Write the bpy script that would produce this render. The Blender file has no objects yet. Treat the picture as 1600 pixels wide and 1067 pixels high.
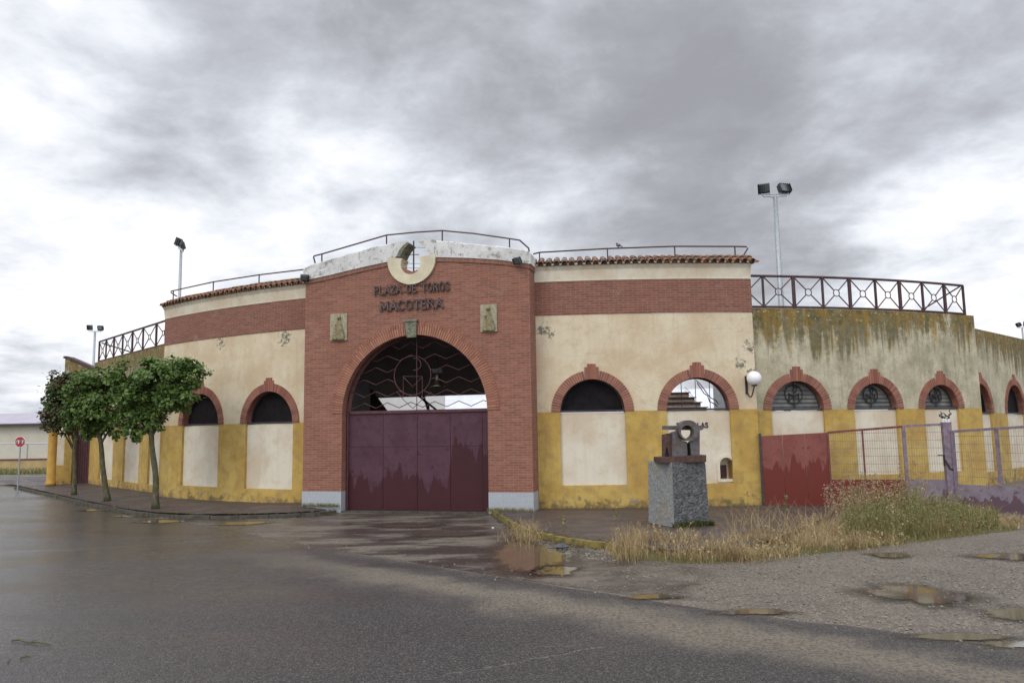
import bpy, bmesh, math, random
from math import sin, cos, pi, radians as RAD, sqrt, atan2
from mathutils import Vector, noise as mnoise
random.seed(7)
S = bpy.context.scene
COL = S.collection
# ------------------------------------------------------------------ camera model
F, PIT, ROLL, EYE = 1193.35, 0.115, 0.0158, 2.2
def ray(px, py):
    u = px-800; v = -(py-533.5); c, s = cos(ROLL), sin(ROLL)
    a = c*u+s*v; b = -s*u+c*v
    return Vector((a, F*cos(PIT)-b*sin(PIT), F*sin(PIT)+b*cos(PIT)))
def G(px, py, z=0.0):
    r = ray(px, py); t = (z-EYE)/r.z
    return Vector((r.x*t, r.y*t, z))
def AT(px, py, Y):
    r = ray(px, py); t = Y/r.y
    return Vector((r.x*t, Y, EYE+r.z*t))
class Cyl:
    def __init__(s, cx, cy, R): s.cx, s.cy, s.R = cx, cy, R
    def P(s, a, z, d=0):
        th = a/s.R; r = s.R+d
        return Vector((s.cx+r*sin(th), s.cy-r*cos(th), z))
    def px(s, x, y, d=0):
        r = ray(x, y); X, Y = r.x, r.y; R = s.R+d
        A = X*X+Y*Y; B = -2*(X*s.cx+Y*s.cy); C = s.cx**2+s.cy**2-R*R
        t = (-B-sqrt(max(B*B-4*A*C, 0)))/2/A
        p = r*t
        return (math.asin(max(-1, min(1, (p.x-s.cx)/R)))*s.R, EYE+p.z)
class Pln:
    def __init__(s, o, d):
        s.o = Vector((o[0], o[1])); s.d = Vector((d[0], d[1])).normalized(); s.n = Vector((s.d.y, -s.d.x))
    def P(s, a, z, d=0):
        q = s.o+s.d*a+s.n*d
        return Vector((q.x, q.y, z))
    def px(s, x, y, d=0):
        r = ray(x, y); o = s.o+s.n*d; t = o.dot(s.n)/Vector((r.x, r.y)).dot(s.n)
        p = r*t
        return ((Vector((p.x, p.y))-o).dot(s.d), EYE+p.z)
# ------------------------------------------------------------------ mesh builder
class MB:
    def __init__(s): s.v = []; s.f = []; s.uv = []; s.mi = []
    def face(s, pts, uv=None, m=0):
        i = len(s.v); s.v += [tuple(p) for p in pts]; s.f.append(tuple(range(i, i+len(pts))))
        s.uv += uv if uv else [(p[0]+p[1]*.7, p[2]) for p in pts]; s.mi.append(m)
    def hexa(s, c, m=0, uvs=None):   # 8 corners: bottom 4 ccw, top 4
        i = len(s.v); s.v += [tuple(p) for p in c]
        for q in ((0, 3, 2, 1), (4, 5, 6, 7), (0, 1, 5, 4), (1, 2, 6, 5), (2, 3, 7, 6), (3, 0, 4, 7)):
            s.f.append(tuple(i+k for k in q)); s.mi.append(m)
            s.uv += [uvs[k] if uvs else (c[k][0]+c[k][1]*.7, c[k][2]) for k in q]
    def fbox(s, fr, a0, a1, z0, z1, d0, d1, m=0, n=1):
        for k in range(n):
            x0 = a0+(a1-a0)*k/n; x1 = a0+(a1-a0)*(k+1)/n
            cc = [(x0, z0, d1), (x1, z0, d1), (x1, z0, d0), (x0, z0, d0), (x0, z1, d1), (x1, z1, d1), (x1, z1, d0), (x0, z1, d0)]
            P = [fr.P(*q) for q in cc]; i = len(s.v); s.v += [tuple(p) for p in P]
            qs = [(0, 3, 2, 1), (4, 5, 6, 7), (0, 1, 5, 4), (2, 3, 7, 6)]
            if k == 0: qs.append((3, 0, 4, 7))
            if k == n-1: qs.append((1, 2, 6, 5))
            for q in qs:
                s.f.append(tuple(i+j for j in q)); s.mi.append(m)
                side = q in ((3, 0, 4, 7), (1, 2, 6, 5))
                s.uv += [((cc[j][2] if side else cc[j][0]), (cc[j][1] if q not in ((0, 3, 2, 1), (4, 5, 6, 7)) else cc[j][2])) for j in q]
    def box(s, c, sz, rz=0, m=0, rx=0):
        c = Vector(c); hx, hy, hz = sz[0]/2, sz[1]/2, sz[2]/2; P = []
        for z in (-hz, hz):
            for x, y in ((-hx, -hy), (hx, -hy), (hx, hy), (-hx, hy)):
                q = Vector((x, y*cos(rx)-z*sin(rx), y*sin(rx)+z*cos(rx)))
                P.append(c+Vector((q.x*cos(rz)-q.y*sin(rz), q.x*sin(rz)+q.y*cos(rz), q.z)))
        s.hexa(P, m)
    def tube(s, pts, r, n=8, m=0, cap=True):
        pts = [Vector(p) for p in pts]; rs = r if isinstance(r, (list, tuple)) else [r]*len(pts)
        base = len(s.v); up = None
        for k, p in enumerate(pts):
            t = (pts[min(k+1, len(pts)-1)]-pts[max(k-1, 0)]).normalized()
            if up is None: up = Vector((0, 0, 1)) if abs(t.z) < .9 else Vector((1, 0, 0))
            a = t.cross(up).normalized(); b = a.cross(t).normalized(); up = b
            for j in range(n):
                g = 2*pi*j/n; s.v.append(tuple(p+(a*cos(g)+b*sin(g))*rs[k]))
        for k in range(len(pts)-1):
            for j in range(n):
                j2 = (j+1) % n
                s.f.append((base+k*n+j, base+k*n+j2, base+(k+1)*n+j2, base+(k+1)*n+j)); s.mi.append(m)
                s.uv += [(j/n, k), ((j+1)/n, k), ((j+1)/n, k+1), (j/n, k+1)]
        if cap:
            for o, rev in ((base, True), (base+(len(pts)-1)*n, False)):
                q = tuple(range(o, o+n)); s.f.append(q[::-1] if rev else q); s.mi.append(m); s.uv += [(0, 0)]*n
    def prism(s, poly, fn, m=0, front=True):   # poly 2d, fn(u,v,side) side 0 back 1 front
        A = [fn(u, v, 0) for u, v in poly]; B = [fn(u, v, 1) for u, v in poly]; n = len(poly); i = len(s.v)
        s.v += [tuple(p) for p in A+B]
        s.f.append(tuple(range(i+n, i+2*n))); s.mi.append(m); s.uv += list(poly)
        s.f.append(tuple(range(i+n-1, i-1, -1))); s.mi.append(m); s.uv += list(poly)[::-1]
        for k in range(n):
            k2 = (k+1) % n
            s.f.append((i+k, i+k2, i+n+k2, i+n+k)); s.mi.append(m); s.uv += [poly[k], poly[k2], poly[k2], poly[k]]
    def sphere(s, c, r, nu=12, nv=8, m=0, sc=(1, 1, 1)):
        i = len(s.v); c = Vector(c)
        for a in range(nv+1):
            for b in range(nu):
                t = pi*a/nv; g = 2*pi*b/nu
                s.v.append(tuple(c+Vector((sin(t)*cos(g)*sc[0], sin(t)*sin(g)*sc[1], cos(t)*sc[2]))*r))
        for a in range(nv):
            for b in range(nu):
                b2 = (b+1) % nu
                s.f.append((i+a*nu+b, i+a*nu+b2, i+(a+1)*nu+b2, i+(a+1)*nu+b)); s.mi.append(m); s.uv += [(0, 0)]*4
    def lathe(s, prof, c, n=20, m=0):
        i = len(s.v)
        for r, z in prof:
            for b in range(n): g = 2*pi*b/n; s.v.append((c[0]+r*cos(g), c[1]+r*sin(g), c[2]+z))
        for a in range(len(prof)-1):
            for b in range(n):
                b2 = (b+1) % n; s.f.append((i+a*n+b, i+a*n+b2, i+(a+1)*n+b2, i+(a+1)*n+b)); s.mi.append(m); s.uv += [(0, 0)]*4
    def build(s, name, mats, parent=None, smooth=False):
        me = bpy.data.meshes.new(name); me.from_pydata(s.v, [], s.f); me.update()
        ul = me.uv_layers.new(name='UVMap'); flat = [c for q in s.uv for c in q]
        if len(flat) == len(me.loops)*2: ul.data.foreach_set('uv', flat)
        for mt in (mats if isinstance(mats, list) else [mats]): me.materials.append(mt)
        me.polygons.foreach_set('material_index', s.mi)
        if smooth: me.polygons.foreach_set('use_smooth', [True]*len(me.polygons))
        me.update()
        o = bpy.data.objects.new(name, me); COL.objects.link(o)
        if parent: o.parent = parent; o.matrix_parent_inverse = parent.matrix_world.inverted() if False else o.matrix_parent_inverse
        if parent and parent.type == 'EMPTY' and parent.location.length > 0:
            me.transform(__import__('mathutils').Matrix.Translation(-parent.location))
        elif parent and parent.parent and parent.parent.location.length > 0:
            me.transform(__import__('mathutils').Matrix.Translation(-parent.parent.location))
        return o
def tag(o, label=None, cat=None, group=None, kind=None):
    if label: o['label'] = label
    if cat: o['category'] = cat
    if group: o['group'] = group
    if kind: o['kind'] = kind
    return o
def thing(name, loc, label, cat, group=None):
    o = bpy.data.objects.new(name, None); COL.objects.link(o); o.location = loc; o.empty_display_size = .3
    return tag(o, label, cat, group)
def copy_thing(src, loc, rz, label):
    c = src.copy(); COL.objects.link(c); c.location = loc; c.rotation_euler = (0, 0, rz); c['label'] = label
    for ch in list(src.children):
        d = ch.copy(); COL.objects.link(d); d.parent = c
        for g in list(ch.children):
            e = g.copy(); COL.objects.link(e); e.parent = d
    return c
# ------------------------------------------------------------------ materials
class NT:
    def __init__(s, name):
        s.m = bpy.data.materials.new(name); s.m.use_nodes = True; s.t = s.m.node_tree; s.n = s.t.nodes; s.n.clear()
        s.out = s.n.new('ShaderNodeOutputMaterial'); s.b = s.n.new('ShaderNodeBsdfPrincipled')
        s.t.links.new(s.b.outputs[0], s.out.inputs[0]); s.tc = s.n.new('ShaderNodeTexCoord')
    def put(s, sock, v):
        if isinstance(v, bpy.types.NodeSocket): s.t.links.new(v, sock)
        elif v is not None:
            if isinstance(v, (tuple, list)) and len(v) == 3 and sock.type == 'RGBA': v = (*v, 1)
            sock.default_value = v
    def noise(s, vec, scale, detail=4, rough=.55, dist=0):
        k = s.n.new('ShaderNodeTexNoise'); s.put(k.inputs['Vector'], vec); k.inputs['Scale'].default_value = scale
        k.inputs['Detail'].default_value = detail; k.inputs['Roughness'].default_value = rough; k.inputs['Distortion'].default_value = dist
        return k.outputs['Fac']
    def vor(s, vec, scale, out='Distance', feat='F1'):
        k = s.n.new('ShaderNodeTexVoronoi'); k.feature = feat; s.put(k.inputs['Vector'], vec); k.inputs['Scale'].default_value = scale
        return k.outputs[out]
    def ramp(s, fac, a, b, c0=0., c1=1.):
        k = s.n.new('ShaderNodeMapRange'); k.interpolation_type = 'SMOOTHSTEP'; s.put(k.inputs[0], fac)
        k.inputs[1].default_value = a; k.inputs[2].default_value = b; k.inputs[3].default_value = c0; k.inputs[4].default_value = c1
        return k.outputs[0]
    def math(s, op, a, b=None, c=None):
        k = s.n.new('ShaderNodeMath'); k.operation = op; s.put(k.inputs[0], a)
        if b is not None: s.put(k.inputs[1], b)
        if c is not None: s.put(k.inputs[2], c)
        return k.outputs[0]
    def mix(s, f, a, b, mode='MIX'):
        k = s.n.new('ShaderNodeMix'); k.data_type = 'RGBA'; k.blend_type = mode
        s.put(k.inputs[0], f); s.put(k.inputs[6], a); s.put(k.inputs[7], b)
        return k.outputs[2]
    def mapv(s, vec, sc=(1, 1, 1), loc=(0, 0, 0), rot=(0, 0, 0)):
        k = s.n.new('ShaderNodeMapping'); s.put(k.inputs[0], vec); k.inputs[1].default_value = loc; k.inputs[2].default_value = rot; k.inputs[3].default_value = sc
        return k.outputs[0]
    def sep(s, vec):
        k = s.n.new('ShaderNodeSeparateXYZ'); s.put(k.inputs[0], vec); return k.outputs
    def bump(s, h, st=.3, dist=.01, nrm=None):
        k = s.n.new('ShaderNodeBump'); s.put(k.inputs['Height'], h); k.inputs['Strength'].default_value = st; k.inputs['Distance'].default_value = dist
        if nrm is not None: s.put(k.inputs['Normal'], nrm)
        return k.outputs[0]
    def fin(s, col, rough=.8, bump=None, metal=0, spec=.5):
        s.put(s.b.inputs['Base Color'], col); s.put(s.b.inputs['Roughness'], rough); s.put(s.b.inputs['Metallic'], metal)
        s.put(s.b.inputs['Specular IOR Level'], spec)
        if bump is not None: s.put(s.b.inputs['Normal'], bump)
        return s.m
def lin(r, g, b):
    return tuple(((c/255+.055)/1.055)**2.4 if c > 10 else c/255/12.92 for c in (r, g, b))
def mul(c, k): return tuple(min(x*k, 1) for x in c)
def simple(name, c, rough=.6, var=.25, sc=6, bs=.2, metal=0, bsc=40, spec=.5, bd=.004):
    t = NT(name); o = t.tc.outputs['Object']
    n = t.noise(o, sc, 5); n2 = t.noise(o, bsc, 3)
    return t.fin(t.mix(t.ramp(n, .3, .7), mul(c, 1-var), mul(c, 1+var)), t.ramp(n2, .3, .7, rough-.08, rough+.08), t.bump(n2, bs, bd), metal, spec)
M = {}
def plaster(name, c, dirt=(.2, .17, .1), spots=0, lowdirt=False, streak=0, crack=0, uvspot=None):
    t = NT(name); uv = t.tc.outputs['UV']; z = t.sep(uv)[1]
    n = t.noise(uv, .55, 7, .62); n2 = t.noise(uv, 3.2, 8, .72); n3 = t.noise(uv, 60, 4)
    col = t.mix(t.ramp(n, .38, .60), (c[0]*.93, c[1]*.84, c[2]*.76), mul(c, 1.10))
    col = t.mix(t.math('MULTIPLY', t.ramp(n2, .48, .68), .55), col, mul((c[0]*.9, c[1]*.8, c[2]*.62), .95))
    vs = t.noise(t.mapv(uv, (3.2, .22, 1)), 1.6, 5, .6)
    if streak: col = t.mix(t.math('MULTIPLY', t.ramp(vs, .48, .7), streak), col, dirt)
    if lowdirt:
        lo = t.math('ADD', t.ramp(z, .15, .75, .30, 0), t.noise(uv, 3.5, 7, .68))
        col = t.mix(t.math('MULTIPLY', t.ramp(lo, .74, .86), .8), col, (.09, .075, .035))
        mot = t.noise(uv, 3, 8, .7); col = t.mix(t.ramp(mot, .42, .66, 0, .6), col, (c[0]*.62, c[1]*.55, c[2]*.8)); col = t.mix(t.ramp(t.noise(uv, 1.1, 5), .5, .7, 0, .4), col, (c[0]*1.1, c[1]*1.15, c[2]*1.6))
        fl = t.noise(t.mapv(uv, (1, 1.6, 1), (4.2, 1, 0)), 2.3, 8, .72)
        col = t.mix(t.math('MULTIPLY', t.ramp(t.math('ADD', fl, t.ramp(z, .3, .8, .07, -.22)), .66, .68), .85), col, (.24, .2, .14))
    if spots:
        sp = t.noise(uv, 11, 5, .7)
        col = t.mix(t.ramp(sp, .74-spots, .76-spots), col, (.16, .15, .11))
    if uvspot:
        for (su, sv, sr) in uvspot:
            k = t.n.new('ShaderNodeVectorMath'); k.operation = 'DISTANCE'; t.put(k.inputs[0], uv); k.inputs[1].default_value = (su, sv, 0)
            w = t.math('ADD', t.ramp(k.outputs['Value'], 0, sr, .19, -.12), t.noise(uv, 9, 7, .78))
            col = t.mix(t.ramp(w, .655, .67), col, (.17, .16, .12))
    if crack:
        cr = t.vor(t.mix(.12, uv, t.noise(uv, 5, 4)), 1.6, 'Distance', 'DISTANCE_TO_EDGE')
        col = t.mix(t.math('MULTIPLY', t.ramp(cr, .0, .012, 1, 0), crack), col, mul(c, .5))
    h = t.math('ADD', n3, t.math('MULTIPLY', n2, 1.5))
    return t.fin(col, .88, t.bump(h, .35, .006))
CREAM = (.60, .52, .375)
def brickmat(name, c1, c2, mortar, w=.25, h=.0655, ms=.006, swap=False, blotch=.4):
    t = NT(name); uv = t.tc.outputs['UV']
    if swap: uv = t.mapv(uv, (1, 1, 1), rot=(0, 0, pi/2))
    k = t.n.new('ShaderNodeTexBrick'); t.put(k.inputs['Vector'], uv); k.inputs['Scale'].default_value = 1
    k.inputs['Brick Width'].default_value = w; k.inputs['Row Height'].default_value = h; k.inputs['Mortar Size'].default_value = ms
    k.inputs['Mortar Smooth'].default_value = .2; k.inputs['Bias'].default_value = 0
    t.put(k.inputs['Color1'], c1); t.put(k.inputs['Color2'], c2); t.put(k.inputs['Mortar'], mortar)
    # per-brick colour through a stretched noise, plus broad weathering
    wn = t.noise(t.mapv(uv, (1/w, 1/h, 1)), .9, 2, .5); br = t.noise(uv, .8, 6, .6); fine = t.noise(uv, 90, 3)
    col = t.mix(t.ramp(wn, .3, .7, 0, .5), k.outputs['Color'], mul(c2, .72), 'MIX')
    col = t.mix(k.outputs['Fac'], col, mortar)
    col = t.mix(t.math('MULTIPLY', t.ramp(br, .45, .75), blotch), col, mul(c1, .62))
    eff = t.noise(t.mapv(uv, (1, 1, 1), (3, 7, 0)), 1.1, 7, .7)
    col = t.mix(t.math('MULTIPLY', t.ramp(eff, .58, .8), .35), col, (.5, .42, .36))
    hh = t.math('ADD', t.math('MULTIPLY', k.outputs['Fac'], -1.), t.math('MULTIPLY', fine, .35))
    return t.fin(col, .85, t.bump(hh, .6, .008))
M['brick'] = brickmat('brick_facade', (.335, .132, .080), (.225, .083, .052), (.29, .21, .165))
M['brick_dark'] = brickmat('brick_frieze', (.29, .110, .070), (.20, .074, .049), (.29, .215, .17), w=.26, h=.0655)
M['soldier'] = brickmat('brick_soldier', (.33, .14, .09), (.22, .085, .055), (.2, .15, .12), w=.22, h=.062, ms=.009, swap=True)
def islandmat(name, c1, c2, c3, rough=.85, nsc=30, bs=.4, moss=None, mz=None):
    t = NT(name); g = t.n.new('ShaderNodeNewGeometry'); r = g.outputs['Random Per Island']; o = t.tc.outputs['Object']
    n = t.noise(o, nsc, 4); n2 = t.noise(o, 2.2, 5)
    col = t.mix(r, c1, c2); col = t.mix(t.ramp(n2, .42, .7, 0, .7), col, c3)
    if moss: col = t.mix(t.ramp(t.noise(o, 7, 6, .7), .5, .62, 0, .8), col, moss)
    return t.fin(col, rough, t.bump(n, bs, .004))
M['voussoir'] = islandmat('arch_brick', (.34, .14, .09), (.20, .075, .052), (.27, .10, .07))
M['voussoir_light'] = islandmat('gate_arch_brick', (.40, .185, .115), (.28, .115, .072), (.33, .14, .085))
M['gatebrick'] = islandmat('outer_ring_brick', (.36, .155, .10), (.24, .095, .062), (.30, .12, .078))
M['mortar'] = simple('mortar', (.36, .27, .21), .9, .2, 8)
M['mortar_dark'] = simple('raked_mortar', (.10, .065, .05), .9, .2, 8)
M['tile'] = islandmat('terracotta_tile', (.27, .115, .055), (.16, .070, .040), (.10, .062, .035), .8, 25, .5, moss=(.10, .085, .04))
M['tmort_shade'] = simple('shaded_tile_mortar', (.075, .048, .033), .95, .3, 12)  # mortar fill, coloured near black to paint the shade under the tiles
M['frieze'] = plaster('cream_cornice', (.64, .59, .475), streak=.15, dirt=(.38, .32, .22))
M['yellow'] = plaster('ochre_paint', (.48, .335, .088), dirt=(.3, .2, .05), lowdirt=True, streak=.25)
M['panel'] = plaster('pale_panel', (.62, .57, .46), dirt=(.42, .37, .27), streak=.18)
M['granite'] = None
t = NT('plinth_granite'); o = t.tc.outputs['Object']
M['granite'] = t.fin(t.mix(t.ramp(t.noise(o, 70, 3, .7), .35, .65), (.27, .29, .32), (.46, .48, .50)), .7, t.bump(t.noise(o, 80, 3), .2, .004))
t = NT('stained_wall'); uv = t.tc.outputs['UV']; z = t.sep(uv)[1]
base = t.mix(t.ramp(t.noise(uv, 1.3, 6, .65), .3, .7), (.36, .325, .22), (.56, .51, .37))
n5 = t.noise(uv, 12, 6, .7); base = t.mix(t.ramp(n5, .5, .7, 0, .5), base, (.22, .20, .135))
vs = t.noise(t.mapv(uv, (2.6, .16, 1)), 1.3, 6, .62); vs2 = t.noise(t.mapv(uv, (5.5, .30, 1), (9, 3, 0)), 1.2, 6, .65)
lat = t.math('MULTIPLY', t.math('SUBTRACT', t.noise(t.mapv(uv, (.9, .12, 1), (2, 9, 0)), 1.0, 4, .6), .5), 1.1)
top = t.math('ADD', t.ramp(z, 2.8, 5.6, -.30, .24), lat)
m1 = t.ramp(t.math('ADD', vs, top), .50, .72); m2 = t.ramp(t.math('ADD', vs2, t.math('MULTIPLY', top, .9)), .56, .74)
tex = t.ramp(t.noise(uv, 7, 7, .75), .38, .60, .10, 1)
och = t.mix(t.ramp(t.noise(t.mapv(uv, (1.5, .5, 1), (5, 5, 0)), 1.7, 5, .6), .40, .58), (.10, .095, .03), (.30, .175, .028))
col = t.mix(t.math('MULTIPLY', t.math('MULTIPLY', m1, tex), .9), base, och)
col = t.mix(t.math('MULTIPLY', m2, .7), col, (.070, .068, .030))
tb = t.noise(t.mapv(uv, (1.8, .7, 1), (40, 5, 0)), 2.2, 7, .72); col = t.mix(t.math('MULTIPLY', t.ramp(t.math('ADD', tb, t.ramp(z, 4.2, 5.45, -.25, .12)), .50, .60), .8), col, t.mix(t.ramp(t.noise(uv, 3, 5), .45, .6), (.20, .125, .02), (.085, .075, .022)))
vs3 = t.noise(t.mapv(uv, (3.1, .10, 1), (3, 17, 0)), 1.5, 7, .68); col = t.mix(t.math('MULTIPLY', t.math('MULTIPLY', t.ramp(vs3, .47, .68), tex), .62), col, (.135, .125, .075))
blo = t.noise(t.mapv(uv, (1, .6, 1), (12, 3, 0)), 1.6, 7, .7); col = t.mix(t.math('MULTIPLY', t.ramp(blo, .5, .68), .5), col, (.20, .185, .12))
och2 = t.noise(t.mapv(uv, (2.2, .22, 1), (22, 5, 0)), 1.3, 6, .66); col = t.mix(t.math('MULTIPLY', t.ramp(t.math('ADD', och2, t.ramp(z, 2.9, 5.5, -.18, .06)), .54, .64), .75), col, (.26, .155, .025))
pl = t.noise(uv, 9, 6, .72); col = t.mix(t.math('MULTIPLY', t.ramp(t.math('ADD', pl, t.ramp(z, 4.2, 5.4, -.1, .03)), .62, .64), .8), col, (.47, .44, .33))
drk = t.noise(t.mapv(uv, (1, 1, 1), (31, 2, 0)), 9, 6, .72); col = t.mix(t.ramp(drk, .70, .715), col, (.10, .095, .06))
M['stained'] = t.fin(col, .9, t.bump(t.math('ADD', n5, pl), .4, .008))
t = NT('white_stucco'); o = t.tc.outputs['Object']
n = t.noise(o, 5, 7, .7); zz = t.sep(o)[2]
M['stucco'] = t.fin(t.mix(t.math('MAXIMUM', t.ramp(n, .50, .66, 0, .8), t.ramp(t.noise(t.mapv(o, (1, 1, .35)), 9, 7, .75), .56, .66, 0, .7)), t.mix(t.ramp(t.noise(o, 1.8, 4), .3, .7), (.70, .69, .67), (.56, .55, .53)), (.19, .175, .14)), .9, t.bump(t.noise(o, 18, 6, .7), .7, .02))
M['discm'] = simple('cream_disc', (.62, .55, .39), .85, .12, 3, .3, bsc=50)
def metalpaint(name, c, fade, lo=.6, amp=1.0, usplit=None, spec=.3):
    t = NT(name); uv = t.tc.outputs['UV']; u, z, _ = t.sep(uv)
    j = t.noise(t.mapv(uv, (1, .06, 1)), 4.2, 4, .6); big = t.noise(t.mapv(uv, (1, .05, 1), (1.7, 0, 0)), 1.1, 2)
    e = t.math('ADD', z, t.math('MULTIPLY', t.math('SUBTRACT', j, .5), -2.2*amp)); e = t.math('ADD', e, t.math('MULTIPLY', t.math('SUBTRACT', big, .5), -1.5*amp))
    if usplit: e = t.math('ADD', e, t.ramp(u, usplit-.08, usplit+.08, 0, -.85))
    f = t.ramp(e, lo-.02, lo+.02)
    sp = t.noise(uv, 6, 6, .75); f = t.math('MULTIPLY', f, t.ramp(sp, .58, .61, 1, .1))
    vr = t.noise(uv, 2.2, 5, .65); col = t.mix(f, c, fade); col = t.mix(t.ramp(vr, .35, .7, 0, .4), col, mul(c, .8))
    wf = t.noise(t.mapv(uv, (1, 1, 1), (8, 4, 0)), 13, 4); col = t.mix(t.ramp(wf, .775, .79), col, mul(fade, 2.2))
    return t.fin(col, t.math('ADD', .5, t.math('MULTIPLY', f, .25)), t.bump(t.math('ADD', vr, t.math('MULTIPLY', sp, .3)), .25, .01), 0, spec)
M['maroon'] = metalpaint('maroon_gate', (.050, .0105, .015), (.088, .040, .055), .85, 1.0, -2.37)
M['maroon_bar'] = simple('maroon_bar', (.075, .022, .026), .5, .3, 8)
M['redpaint'] = metalpaint('red_sheet', (.15, .028, .020), (.23, .080, .066), 1.25)
M['redbar'] = simple('red_bar', (.14, .035, .035), .5, .3, 8)
M['mauve'] = metalpaint('mauve_sheet', (.13, .08, .105), (.25, .215, .255), .38, .45)
M['mauvebar'] = simple('mauve_bar', (.195, .15, .19), .5, .25, 8)
M['iron'] = simple('dark_iron', (.045, .035, .038), .55, .3, 10)
M['railiron'] = simple('oxide_iron', (.060, .024, .028), .55, .3, 10)
M['black'] = simple('black_metal', (.018, .018, .020), .45, .2, 10)
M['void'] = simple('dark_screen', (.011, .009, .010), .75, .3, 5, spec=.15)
M['galv'] = simple('galvanised', (.34, .36, .38), .45, .12, 12, metal=.4)
M['ribbed'] = None
t = NT('ribbed_sheet'); uv = t.tc.outputs['UV']; zf = t.sep(uv)[1]
w = t.math('SINE', t.math('MULTIPLY', zf, 2*pi/.115))
M['ribbed'] = t.fin(t.mix(t.ramp(t.noise(uv, 3, 5), .3, .7), (.13, .135, .13), (.235, .235, .215)), .6, t.bump(w, .9, .02))
M['glass'] = simple('floodlight_glass', (.10, .11, .12), .15, .1, 5, 0)
M['globe'] = simple('opal_globe', (.84, .84, .86), .3, .02, 5, 0)
M['wire'] = simple('wire', (.16, .15, .15), .5, .2, 10)
M['insul'] = simple('white_ceramic', (.75, .74, .72), .4, .05, 10)
M['reliefslab'] = simple('plaque_stone', (.335, .30, .205), .9, .2, 14, .5, bsc=60, bd=.008)
M['relief'] = simple('lichened_stone', (.25, .205, .11), .9, .35, 14, .6, bsc=60, bd=.01)
M['keyst'] = simple('green_stone', (.17, .175, .12), .9, .4, 14, .6, bsc=60, bd=.01)
M['concrete'] = simple('concrete', (.36, .35, .34), .9, .15, 1.5, .3)
M['whitewash'] = simple('whitewash', (.74, .75, .78), .9, .06, 1.0, .2)
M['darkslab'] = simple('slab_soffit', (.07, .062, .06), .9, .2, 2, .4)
M['letter'] = simple('rusted_letter', (.105, .070, .066), .6, .3, 20)
M['letter_k'] = simple('black_letter', (.03, .03, .03), .6, .1, 20)
M['stopred'] = simple('sign_red', (.36, .015, .02), .4, .08, 4, 0)
M['signwhite'] = simple('sign_white', (.8, .8, .8), .4, .03, 4, 0)
M['bronze'] = simple('bell_bronze', (.22, .20, .15), .35, .3, 12, .2, metal=.9)
t = NT('rough_granite'); o = t.tc.outputs['Object']
n = t.noise(o, 15, 9, .8); v = t.vor(o, 26)
M['rough'] = t.fin(t.mix(t.ramp(n, .34, .68), (.055, .057, .06), (.19, .195, .195)), .85, t.bump(t.math('ADD', n, v), .9, .03))
n = None
t = NT('lit_sawn_granite'); o = t.tc.outputs['Object']; n = t.noise(o, 60, 5, .7); st = t.noise(t.mapv(o, (1, 1, .3)), 6, 5)
M['sawn_lit'] = t.fin(t.mix(t.ramp(st, .5, .68, 0, .55), t.mix(t.ramp(t.noise(o, 22, 8, .8), .38, .62), (.15, .155, .155), (.31, .315, .305)), (.27, .22, .13)), .85, t.bump(n, .6, .012))  # paler sawn granite, with the light on the left face put into its colour
t = NT('weathered_steel'); o = t.tc.outputs['Object']; n = t.noise(o, 9, 6, .65)
M['cor'] = t.fin(t.mix(t.ramp(n, .42, .62), (.125, .12, .122), (.105, .075, .065)), .5, t.bump(t.noise(o, 70, 3), .25, .004), .3)
M['corrust'] = simple('rust_plate', (.075, .035, .028), .7, .35, 14, .4)
# ground family
def pos(t): return t.tc.outputs['Object']
t = NT('asphalt'); o = pos(t); X, Y, Z = t.sep(o)
f1 = t.noise(o, 42, 4, .8); f2 = t.noise(o, 75, 2, .6); v = t.vor(o, 60); b1 = t.noise(o, .35, 5, .6); b2 = t.noise(t.mapv(o, (.35, 1.3, 1), rot=(0, 0, .5)), .55, 6, .6)
agg = t.vor(o, 120, 'Color')
col = t.mix(t.ramp(b1, .3, .7), (.025, .022, .022), (.040, .033, .032))
col = t.mix(t.ramp(f1, .47, .62, 0, .85), col, (.112, .099, .090)); col = t.mix(t.ramp(f2, .64, .72, 0, .9), col, (.30, .28, .25)); col = t.mix(t.ramp(v, .0, .28, .7, 0), col, (.022, .019, .019))
# sand washed along the road edge: distance to the edge line in the plane
e1, e2 = G(800, 905), G(1225, 967); dx, dy = (e2-e1).x, (e2-e1).y; L = sqrt(dx*dx+dy*dy); nx, ny = dy/L, -dx/L
dist = t.math('ADD', t.math('ADD', t.math('MULTIPLY', X, nx), t.math('MULTIPLY', Y, ny)), -(e1.x*nx+e1.y*ny))
dist = t.math('ADD', dist, t.math('MULTIPLY', t.math('SUBTRACT', t.noise(o, .9, 5, .6), .5), 1.6))
band = t.math('MULTIPLY', t.ramp(dist, .25, .85), t.ramp(dist, 1.0, 1.9, 1, 0)); edge = t.ramp(dist, -.5, .25, 1, 0)
sand = t.math('MULTIPLY', t.math('MAXIMUM', t.math('MULTIPLY', band, .8), t.math('MULTIPLY', edge, .45)), t.ramp(t.noise(o, 22, 6, .75), .35, .6, .15, 1))
sand = t.math('MULTIPLY', sand, t.ramp(X, -6.5, -1, .0, 1))
col = t.mix(sand, col, (.22, .185, .135))
pt = t.ramp(t.noise(t.mapv(o, (1, 1, 1), (3.3, 8.1, 0)), 1.1, 5, .65), .66, .76, 0, .45); col = t.mix(pt, col, (.20, .175, .14))
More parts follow.
